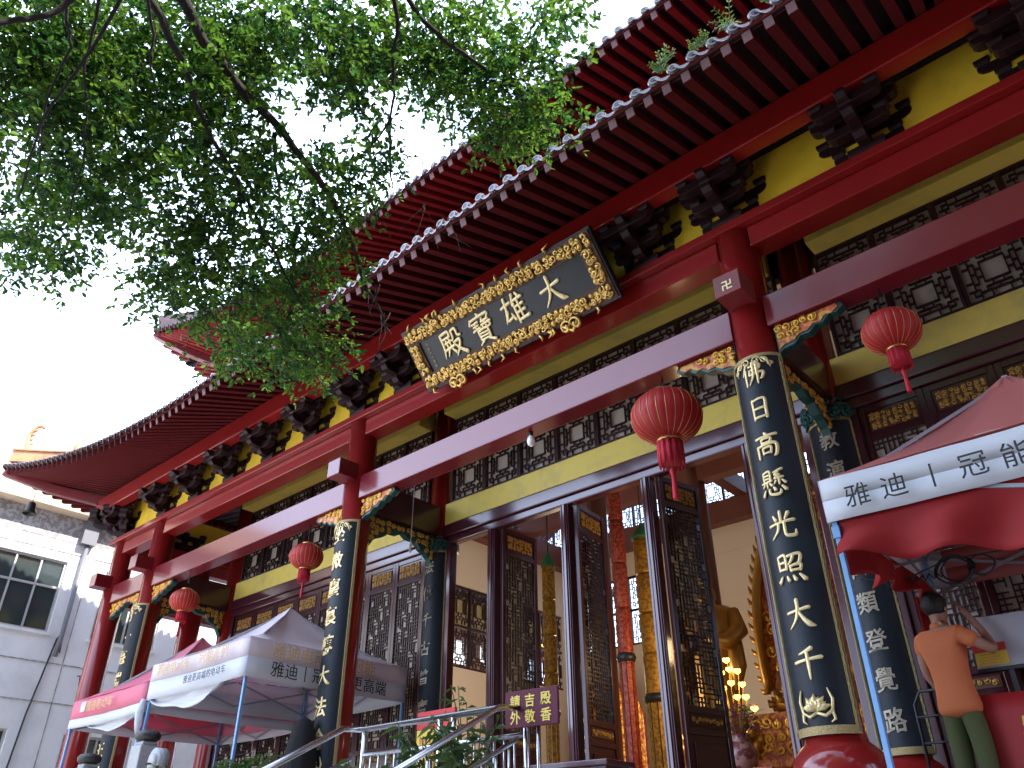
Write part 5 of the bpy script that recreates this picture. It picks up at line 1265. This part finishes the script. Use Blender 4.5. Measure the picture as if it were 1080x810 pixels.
for i, (dx, dz) in enumerate(((-.02,.98),(-.10,.86),(.06,.86),(0,.88),(-.10,.70),(.09,.72),(.0,.74),(-.12,.58),(.02,.60),(.13,.58),(.19,.46),(-.17,.48),(-.14,.56))):
    st.tube([(dx*.3,.0,.2),(dx,.02*(i % 3),dz)], .004, 4); L = MB(); c = V((dx, .02*(i % 3)-.02, dz))
    for k in range(7):
        a = 2*pi*k/7; d = V((cos(a), sin(a), .9)).normalized(); L.tube([c-V((0,0,.01)), c+d*.028, c+d*.04+V((0,0,.01))], [.008,.017,.003], 6)
    L.sphere(tuple(c+V((0,0,.012))), .02, 8, 6); obj('lotus_lamp', L, M['lotuslamp'], t)
obj('lamp_stems', st, M['brass'], t); t.scale = (1.3, 1.3, 1.15)
ll_ = bpy.data.lights.new('lotus_lamp_light', 'POINT'); ll_.energy = 28; ll_.color = (1, .66, .34); ll_.shadow_soft_size = .15
lo_ = bpy.data.objects.new('lotus_lamp_light', ll_); COL.objects.link(lo_); lo_.parent = t; lo_.location = (0, -.05, 1.15)
q0 = q.z-.24
def unseen_lamp_tower(x, y, z, lab):  # tower out of view, added for the warm lamp light in the hall
    t = thing('added_lamp_tower', lab, 'lamp', (x, y, z), group='added lamp towers'); m = MB()
    m.lathe([(.22,.002),(.24,.05),(.10,.12),(.05,.2),(.035,1.0),(.03,2.2)], n=20); obj('stem', m, M['brass'], t)
    for j in range(6):
        zz = .7+j*.27; r_ = .34-.045*j; m = MB(); m.lathe([(.03,zz-.03),(r_*.8,zz-.02),(r_,zz)], n=24); obj('tier', m, M['brass'], t); m = MB()
        for k in range(9):
            a = 2*pi*k/9+j*.3; m.sphere((r_*.9*cos(a), r_*.9*sin(a), zz+.05), .035, 8, 6, sc=(1,1,1.3))
        obj('lotus_lamps', m, M['lotuslamp'], t)
    l = bpy.data.lights.new('added_fill_light', 'POINT'); l.energy = 170; l.color = (1, .80, .58); l.shadow_soft_size = .35
    o = bpy.data.objects.new('added_fill_light', l); COL.objects.link(o); o.parent = t; o.location = (0, 0, 2.75)
unseen_lamp_tower(-9.75, 13.0, TZ, 'unseen tiered lamp tower added to light the hall, left of the altar')
t = thing('side_table', 'dark red table carrying the vase of lotus lamps', 'table', (q.x, 9.6, TZ))
m = MB(); m.box(-.35,.5,-.3,.3,q0-TZ-.06,q0-TZ)
for x in (-.31,.46):
    for y in (-.26,.26): m.box(x-.03,x+.03,y-.03,y+.03,.002,q0-TZ-.06)
obj('tabletop', m, M['altar'], t, bev=.006)

# ------------------------------------------------------------------ plants rooted in the lower eave
def fern(p, s, seed, lab, frond=True):
    rg = random.Random(seed); t = thing('roof_fern', lab, 'plant', p, group='weeds on the lower eave'); st = MB(); m = MB()
    for i in range(8 if frond else 11):
        a = rg.uniform(0,6.28); L = s*rg.uniform(.6,1.1); P = [V((0,0,0))+V((cos(a)*L*.55*q*q, sin(a)*L*.55*q*q-.02, L*q*(1-.25*q))) for q in [k/7 for k in range(8)]]; st.tube(P, .004, 4)
        for k in range(1, 8):
            d = (P[k]-P[k-1]).normalized(); sd = d.cross(V((rg.uniform(-.4,.4),1,.1))).normalized()
            for sg_ in (-1, 1):
                l = s*(.20 if frond else .24)*(1-.55*k/8)*rg.uniform(.8,1.2); w = l*(.16 if frond else .36); e = P[k]+sd*sg_*l+d*l*.4; mid = P[k].lerp(e,.5); m.add([P[k], mid+d*w, e, mid-d*w], [(0,1,2,3)])
    obj('stalks', st, M['fern'], t); obj('leaves', m, M['fern'], t)
for i, (u, v, s, lab, fr) in enumerate(((772, 32, .34, 'large yellow-green fern on the lower eave near the top edge of the photo', True), (744, 48, .16, 'small leafy weed on the lower eave left of the large fern', False), (732, 56, .15, 'low trailing weed on the eave tiles left of the small weed', False), (699, 76, .26, 'bushy bright green weed on the lower eave, leftmost of the clump', False), (632, 124, .11, 'tiny yellowish sprout among the eave tiles beside the tree foliage', False), (815, 2, .20, 'weed on the lower eave cut by the top edge of the photo', False))):
    p = at(u, v, 4.80); fern((p.x, 4.80, p.z-.02), s, i, lab, fr)

# ------------------------------------------------------------------ grey building at the left
WX = -21.0
nbm = thing('grey_building', 'plain grey rendered building with barred windows, left of the temple', 'building', (WX-4, 5, 0))
m = MB(); wins = [(4.70, 6.98, 6.42, 8.13), (7.95, 9.6, 6.42, 8.13), (4.70, 6.75, 2.4, 4.28), (7.95, 9.6, 2.4, 4.28), (11.5, 13.4, 6.42, 8.13), (.6, 2.6, 6.42, 8.13), (.6, 2.6, 2.4, 4.28)]
ys = sorted(set([-8, 22]+[q for w in wins for q in w[:2]])); zs = sorted(set([0.004, 9.25]+[q for w in wins for q in w[2:]]))
for y0_, y1_ in zip(ys[:-1], ys[1:]):
    for z0_, z1_ in zip(zs[:-1], zs[1:]):
        if any(w[0] <= y0_ and y1_ <= w[1] and w[2] <= z0_ and z1_ <= w[3] for w in wins): continue
        m.box(WX-.25, WX, y0_, y1_, z0_, z1_)
m.box(WX-8, WX-.252, -8, 22, .004, .2)
child('wall', m, M['concrete'], nbm)
m = MB(); m.box(WX-8, WX-.3, -8, -7.75, .2, 9.25); m.box(WX-8, WX-.3, 21.75, 22, .2, 9.25); m.box(WX-8.2, WX-8, -8, 22, .2, 9.25); child('wall', m, M['concrete'], nbm)
m = MB(); m.box(WX-8.4, WX+.45, -8.2, 22.2, 9.252, 9.55); m.box(WX-8.4, WX+.25, -8.2, 22.2, 9.555, 10.3); child('cornice', m, M['cornice'], nbm)
m = MB(); m.box(WX+.002, WX+.012, -8, 22, 8.62, 9.25); child('stained_band', m, M['darkstain'], nbm)
m = MB()
for z in (8.35, 5.75, 4.9, 3.2): m.box(WX+.001, WX+.014, -8, 22, z-.012, z+.012)
for y in (7.5, 10.6): m.box(WX+.001, WX+.010, y-.01, y+.01, .1, 8.6)
child('render_joint', m, M['darkstain'], nbm)
for (a, b, c, d) in wins:
    m = MB(); m.box(WX-.16, WX-.06, a, a+.05, c, d); m.box(WX-.16, WX-.06, b-.05, b, c, d); m.box(WX-.158, WX-.062, a+.05, b-.05, c, c+.05); m.box(WX-.158, WX-.062, a+.05, b-.05, d-.05, d)
    m.box(WX-.156, WX-.064, a+.05, b-.05, c+(d-c)*.62-.025, c+(d-c)*.62+.025)
    for k in range(1, 4): m.box(WX-.150, WX-.068, a+(b-a)*k/4-.02, a+(b-a)*k/4+.02, c+.05, d-.05)
    e = child('window', m, M['winframe'], nbm)
    m = MB(); m.box(WX-.118, WX-.112, a+.05, b-.05, c+.05, d-.05); child('pane', m, M['winglass'], e)
    m = MB(); P = [[(WX-.20+.02*sin(k*1.9), a+.1+(b-a-.2)*.78*k/40, z) for z in (c+.06, c+(d-c)*.6)] for k in range(41)]; m.grid(P, 0, True)
    m = MB(); m.box(WX-.02, WX+.05, a-.06, b+.06, c-.07, c-.005); child('sill', m, M['concrete'], e)
m = MB(); m.tube([(WX+.08, 7.28, 8.95), (WX+.08, 7.28, 6.4), (WX+.08, 7.25, 5.9)], .055, 12); m.box(WX+.002, WX+.2, 7.08, 7.44, 8.62, 9.2); child('drain_pipe', m, M['pipe'], nbm)
m = MB(); m.tube([(WX+.05, 7.2, 6.3), (WX+.05, 7.12, 5.6), (WX+.05, 7.0, 4.6), (WX+.05, 6.9, 3.0), (WX+.05, 6.9, .2)], .022, 6); m.tube([(WX+.05, 7.2, 6.3), (WX+.05, 7.3, 6.5), (WX+.04, 7.35, 6.0)], .016, 6); child('cable', m, M['cable'], nbm)
m = MB()
for y, z in ((7.9,5.55),(8.0,4.62)): m.tube([(WX+.02,y,z),(WX+.10,y+.03,z),(WX+.12,y+.05,z-.22)], .014, 5)
child('wall_bracket', m, M['cable'], nbm)

# ------------------------------------------------------------------ the tree over the courtyard
tr_ = thing('ficus_tree', 'leafy dark-branched tree overhanging the eave from the upper left', 'tree', (-2.2, -1.6, 0))
def limb(P, r0, r1, nm='branch', n=8, jit=.008):
    m = MB(); Q = []; P = [V(p) for p in P]; rg = random.Random(len(P)*7+int(r0*1000))
    for i in range(len(P)-1):
        p0 = P[max(i-1,0)]; p1 = P[i]; p2 = P[i+1]; p3 = P[min(i+2,len(P)-1)]
        for k in range(5):
            t = k/5; Q.append(.5*((2*p1)+(p2-p0)*t+(2*p0-5*p1+4*p2-p3)*t*t+(3*p1-p0-3*p2+p3)*t**3)+V((rg.uniform(-jit,jit),)*3))
    Q.append(P[-1]); rr = [r0+(r1-r0)*i/(len(Q)-1) for i in range(len(Q))]; m.tube(Q, rr, n); child(nm, m, M['bark'], tr_); return Q
crown0 = V((-2.3, -.7, 9.6))
limb([(-2.2,-1.6,.0), (-2.25,-1.5,1.2), (-2.15,-1.35,3.2), (-2.2,-1.2,5.2), (-2.25,-1.0,7.4), tuple(crown0)], .34, .16, 'trunk', 14, .01)
limb([(-2.2,-1.6,-.05), (-2.2,-1.6,.12), (-2.2,-1.55,.5)], .55, .33, 'trunk', 14, 0)
br = []
def L_(pts, r0, r1): br.append(limb([tuple(crown0)]+[tuple(ray(p[0], p[1], p[2]-.75)) for p in pts], r0, r1))
L_([(110,-170,7.5),(192,0,7.5),(235,70,7.5),(310,155,7.6),(360,230,7.8),(382,292,8.0),(412,352,8.2)], .058, .008)
L_([(90,-160,7.2),(160,0,7.2),(190,60,7.2),(215,125,7.3),(280,250,7.6),(320,322,7.9)], .040, .007)
L_([(330,-170,7.7),(415,0,7.7),(414,60,7.6),(412,125,7.6),(380,165,7.7)], .030, .005)
L_([(350,-170,7.8),(430,0,7.8),(500,65,7.8),(545,92,7.9),(580,110,8)], .034, .006)
L_([(150,-130,6.9),(75,0,6.8),(0,24,6.7),(-70,40,6.6)], .026, .014)
L_([(150,-150,7.0),(125,0,6.9),(80,75,6.9),(45,130,6.9),(18,210,7.0)], .020, .005)
L_([(110,-150,7.0),(72,0,6.9),(74,50,6.9),(48,110,7),(40,200,7.1)], .018, .004)
L_([(150,-150,7.1),(160,20,7.1),(160,70,7.1),(170,115,7.2)], .018, .004)
L_([(130,-150,7),(100,20,7),(88,80,7),(90,150,7.1),(70,240,7.2)], .017, .004)
br.append(limb([ray(289,140,7.55), ray(291,180,7.6), ray(298,215,7.7)], .025, .006)); br.append(limb([ray(215,140,7.35), ray(217,190,7.4), ray(218,245,7.5)], .025, .006))
br.append(limb([ray(412,125,7.6), ray(411,170,7.6), ray(415,205,7.7)], .02, .004)); br.append(limb([ray(235,80,7.5), ray(228,120,7.5), ray(205,150,7.4)], .02, .004))
clumps = [(30,35,70),(100,40,70),(170,40,70),(240,25,60),(300,25,55),(360,30,58),(430,30,55),(500,35,58),(555,62,48),(590,10,24),(-40,60,70),(40,120,62),(110,125,62),(180,115,60),(232,105,42),(270,55,40),(382,85,40),(350,60,40),(520,100,48),(565,122,30),(480,90,38),(525,135,28),(30,200,48),(85,225,46),(110,195,46),(20,255,24),(60,265,26),(170,180,55),(220,185,55),(270,165,40),(320,190,48),(365,190,40),(392,160,26),(200,262,50),(250,255,55),(300,255,50),(345,255,38),(178,292,34),(232,322,40),(280,325,46),(328,328,42),(342,368,28),(305,378,24),(255,365,28),(240,60,50),(130,80,50),(60,70,50),(405,45,40),(455,65,34)]
def build_foliage(cl, seed, leaf_len):
    rg = random.Random(seed); lf = MB(); tw = MB(); vs = lf.v; fs = lf.f
    for (u, v, r) in cl:
        d0 = rg.uniform(6.9, 8.0); nt_ = int(26+r*r*.037)
        for _ in range(nt_):
            a = rg.uniform(0,6.283); q = r*rg.random()**.6*1.08; p = ray(u+q*cos(a), v+q*sin(a), d0+rg.gauss(0,.30))
            b = rg.uniform(0,6.283); dr = V((cos(b), sin(b), rg.uniform(-1.1,.25))).normalized(); L = rg.uniform(.16,.34); nP = 5
            P = [p+dr*(L*k/nP)+V((0,0,-.06*(k/nP)**2)) for k in range(nP+1)]
            tw.tube(P, [.0040,.0036,.0032,.0028,.0022,.0015], 3, smooth=False)
            for k in range(rg.randint(8,13)):
                t = rg.random()**.8; i = min(nP-1, int(t*nP)); c = P[i].lerp(P[i+1], t*nP-i)
                e = V((rg.gauss(0,1), rg.gauss(0,1), rg.gauss(0,.6)-.15)); e = (e.normalized()+dr*.6).normalized(); l = leaf_len*rg.uniform(.7,1.25)
                s = e.cross(V((rg.gauss(0,.5), rg.gauss(0,.5), 1))); s = s.normalized()*l*.23; up = s.cross(e).normalized()*l*.06
                o = len(vs); vs += [tuple(c), tuple(c+e*l*.35+s+up), tuple(c+e*l*.70+s*.8+up), tuple(c+e*l), tuple(c+e*l*.70-s*.8+up), tuple(c+e*l*.35-s+up), tuple(c+e*l*.5)]
                for f in ((0,1,6),(1,2,6),(2,3,6),(3,4,6),(4,5,6),(5,0,6)): fs.append([o+j for j in f]); lf.m.append(0); lf.sm.append(False)
    return lf, tw
lf, tw = build_foliage(clumps, 21, .060)
child('foliage', lf, M['leaf'], tr_); child('twigs', tw, M['bark'], tr_)
rg = random.Random(31); m = MB()                         # bare hanging twigs below the crown
for (u, v) in ((20,260),(60,262),(90,270),(108,262),(150,285),(400,215),(425,180),(440,170),(405,330),(395,300),(450,215),(470,230),(15,240),(35,268)):
    for k in range(3):
        p = ray(u+rg.uniform(-8,8), v, rg.uniform(7.2,7.8)); P = [p]; d = V((rg.uniform(-.5,.5), rg.uniform(-.3,.3), -1)).normalized()
        for j in range(6): d = (d+V((rg.uniform(-.35,.35), rg.uniform(-.35,.35), rg.uniform(-.1,.2)))).normalized(); P.append(P[-1]+d*.07)
        m.tube(P, [.004,.0036,.003,.0026,.0022,.0018,.001], 4)
child('twigs', m, M['bark'], tr_)
# crown above the frame completes the tree; spread rightward to block sky
up_c = MB(); 
hi = []
rg = random.Random(77)
for i in range(70):
    x, y = rg.uniform(-4.0, 5.0), rg.uniform(-4.0, .8); hi.append(V((x, y, 10.3+rg.uniform(0,1.8))))
lv = MB()
for c0_ in hi:
    for k in range(150):
        c = c0_+V((rg.gauss(0,.55), rg.gauss(0,.55), rg.gauss(0,.4))); e = V((rg.gauss(0,1), rg.gauss(0,1), rg.gauss(0,.6))).normalized(); l = rg.uniform(.09,.16); s = e.cross(V((rg.gauss(0,.5), rg.gauss(0,.5), 1))).normalized()*l*.25
        lv.add([c, c+e*l*.5+s, c+e*l, c+e*l*.5-s], [(0,1,2,3)])
child('upper_foliage', lv, M['leaf'], tr_)

t2 = thing('sky_blocking_tree', 'unseen large tree behind the camera, added to block sky over the right bays', 'tree', (4.5, -9.5, 0))  # extra tree outside the view, put there to darken the right bays
m = MB(); m.tube([(4.5,-9.5,0),(4.6,-9.4,2),(4.3,-9.2,5),(4.5,-9,9),(4.6,-9,13)], [.5,.38,.34,.25,.08], 14); child('trunk', m, M['bark'], t2)
rg = random.Random(5); lv = MB(); m = MB()
for i in range(640):
    a = rg.uniform(0,6.283); q = 8.5*sqrt(rg.random()); zc = 4.5+rg.uniform(0,25)*(1-(q/10.5)**2); c0_ = V((2.6+q*cos(a), -11.5+q*sin(a)*.75, zc))
    if i % 9 == 0: m.tube([(4.5,-9.1,8), tuple(V((4.5,-9.1,8)).lerp(c0_,.5)+V((0,0,.5))), tuple(c0_)], [.12,.08,.03], 6)
    for k in range(150):
        c = c0_+V((rg.gauss(0,.8), rg.gauss(0,.8), rg.gauss(0,.6))); e = V((rg.gauss(0,1), rg.gauss(0,1), rg.gauss(0,.6))).normalized(); l = rg.uniform(.26,.44); sd_ = e.cross(V((rg.gauss(0,.5), rg.gauss(0,.5), 1))).normalized()*l*.28
        lv.add([c, c+e*l*.5+sd_, c+e*l, c+e*l*.5-sd_], [(0,1,2,3)])
child('crown', lv, M['leaf'], t2); child('branch', m, M['bark'], t2)
# ------------------------------------------------------------------ unseen hall on the right, added to block sky and sun there
sh = thing('sky_blocking_hall', 'unseen red-walled hall added on the right to block sky and sun', 'building', (11, -8, 0))
m = MB(); m.box(9, 17, -24, 3.5, .004, 13.5); child('wall', m, M['red'], sh)
m = MB(); P = [(7.2, 12.9), (13, 18.5), (18.8, 12.9), (13, 18.1)]
m.prism(P, (0, -10.25, 0), (1,0,0), (0,0,1), 30.5); child('roof', m, M['tile'], sh)
for y in (-20, -15, -10, -5, 0):
    m = MB(); m.box(8.94, 8.998, y-1.2, y+1.2, .15, 3.2); child('door', m, M['door'], sh)
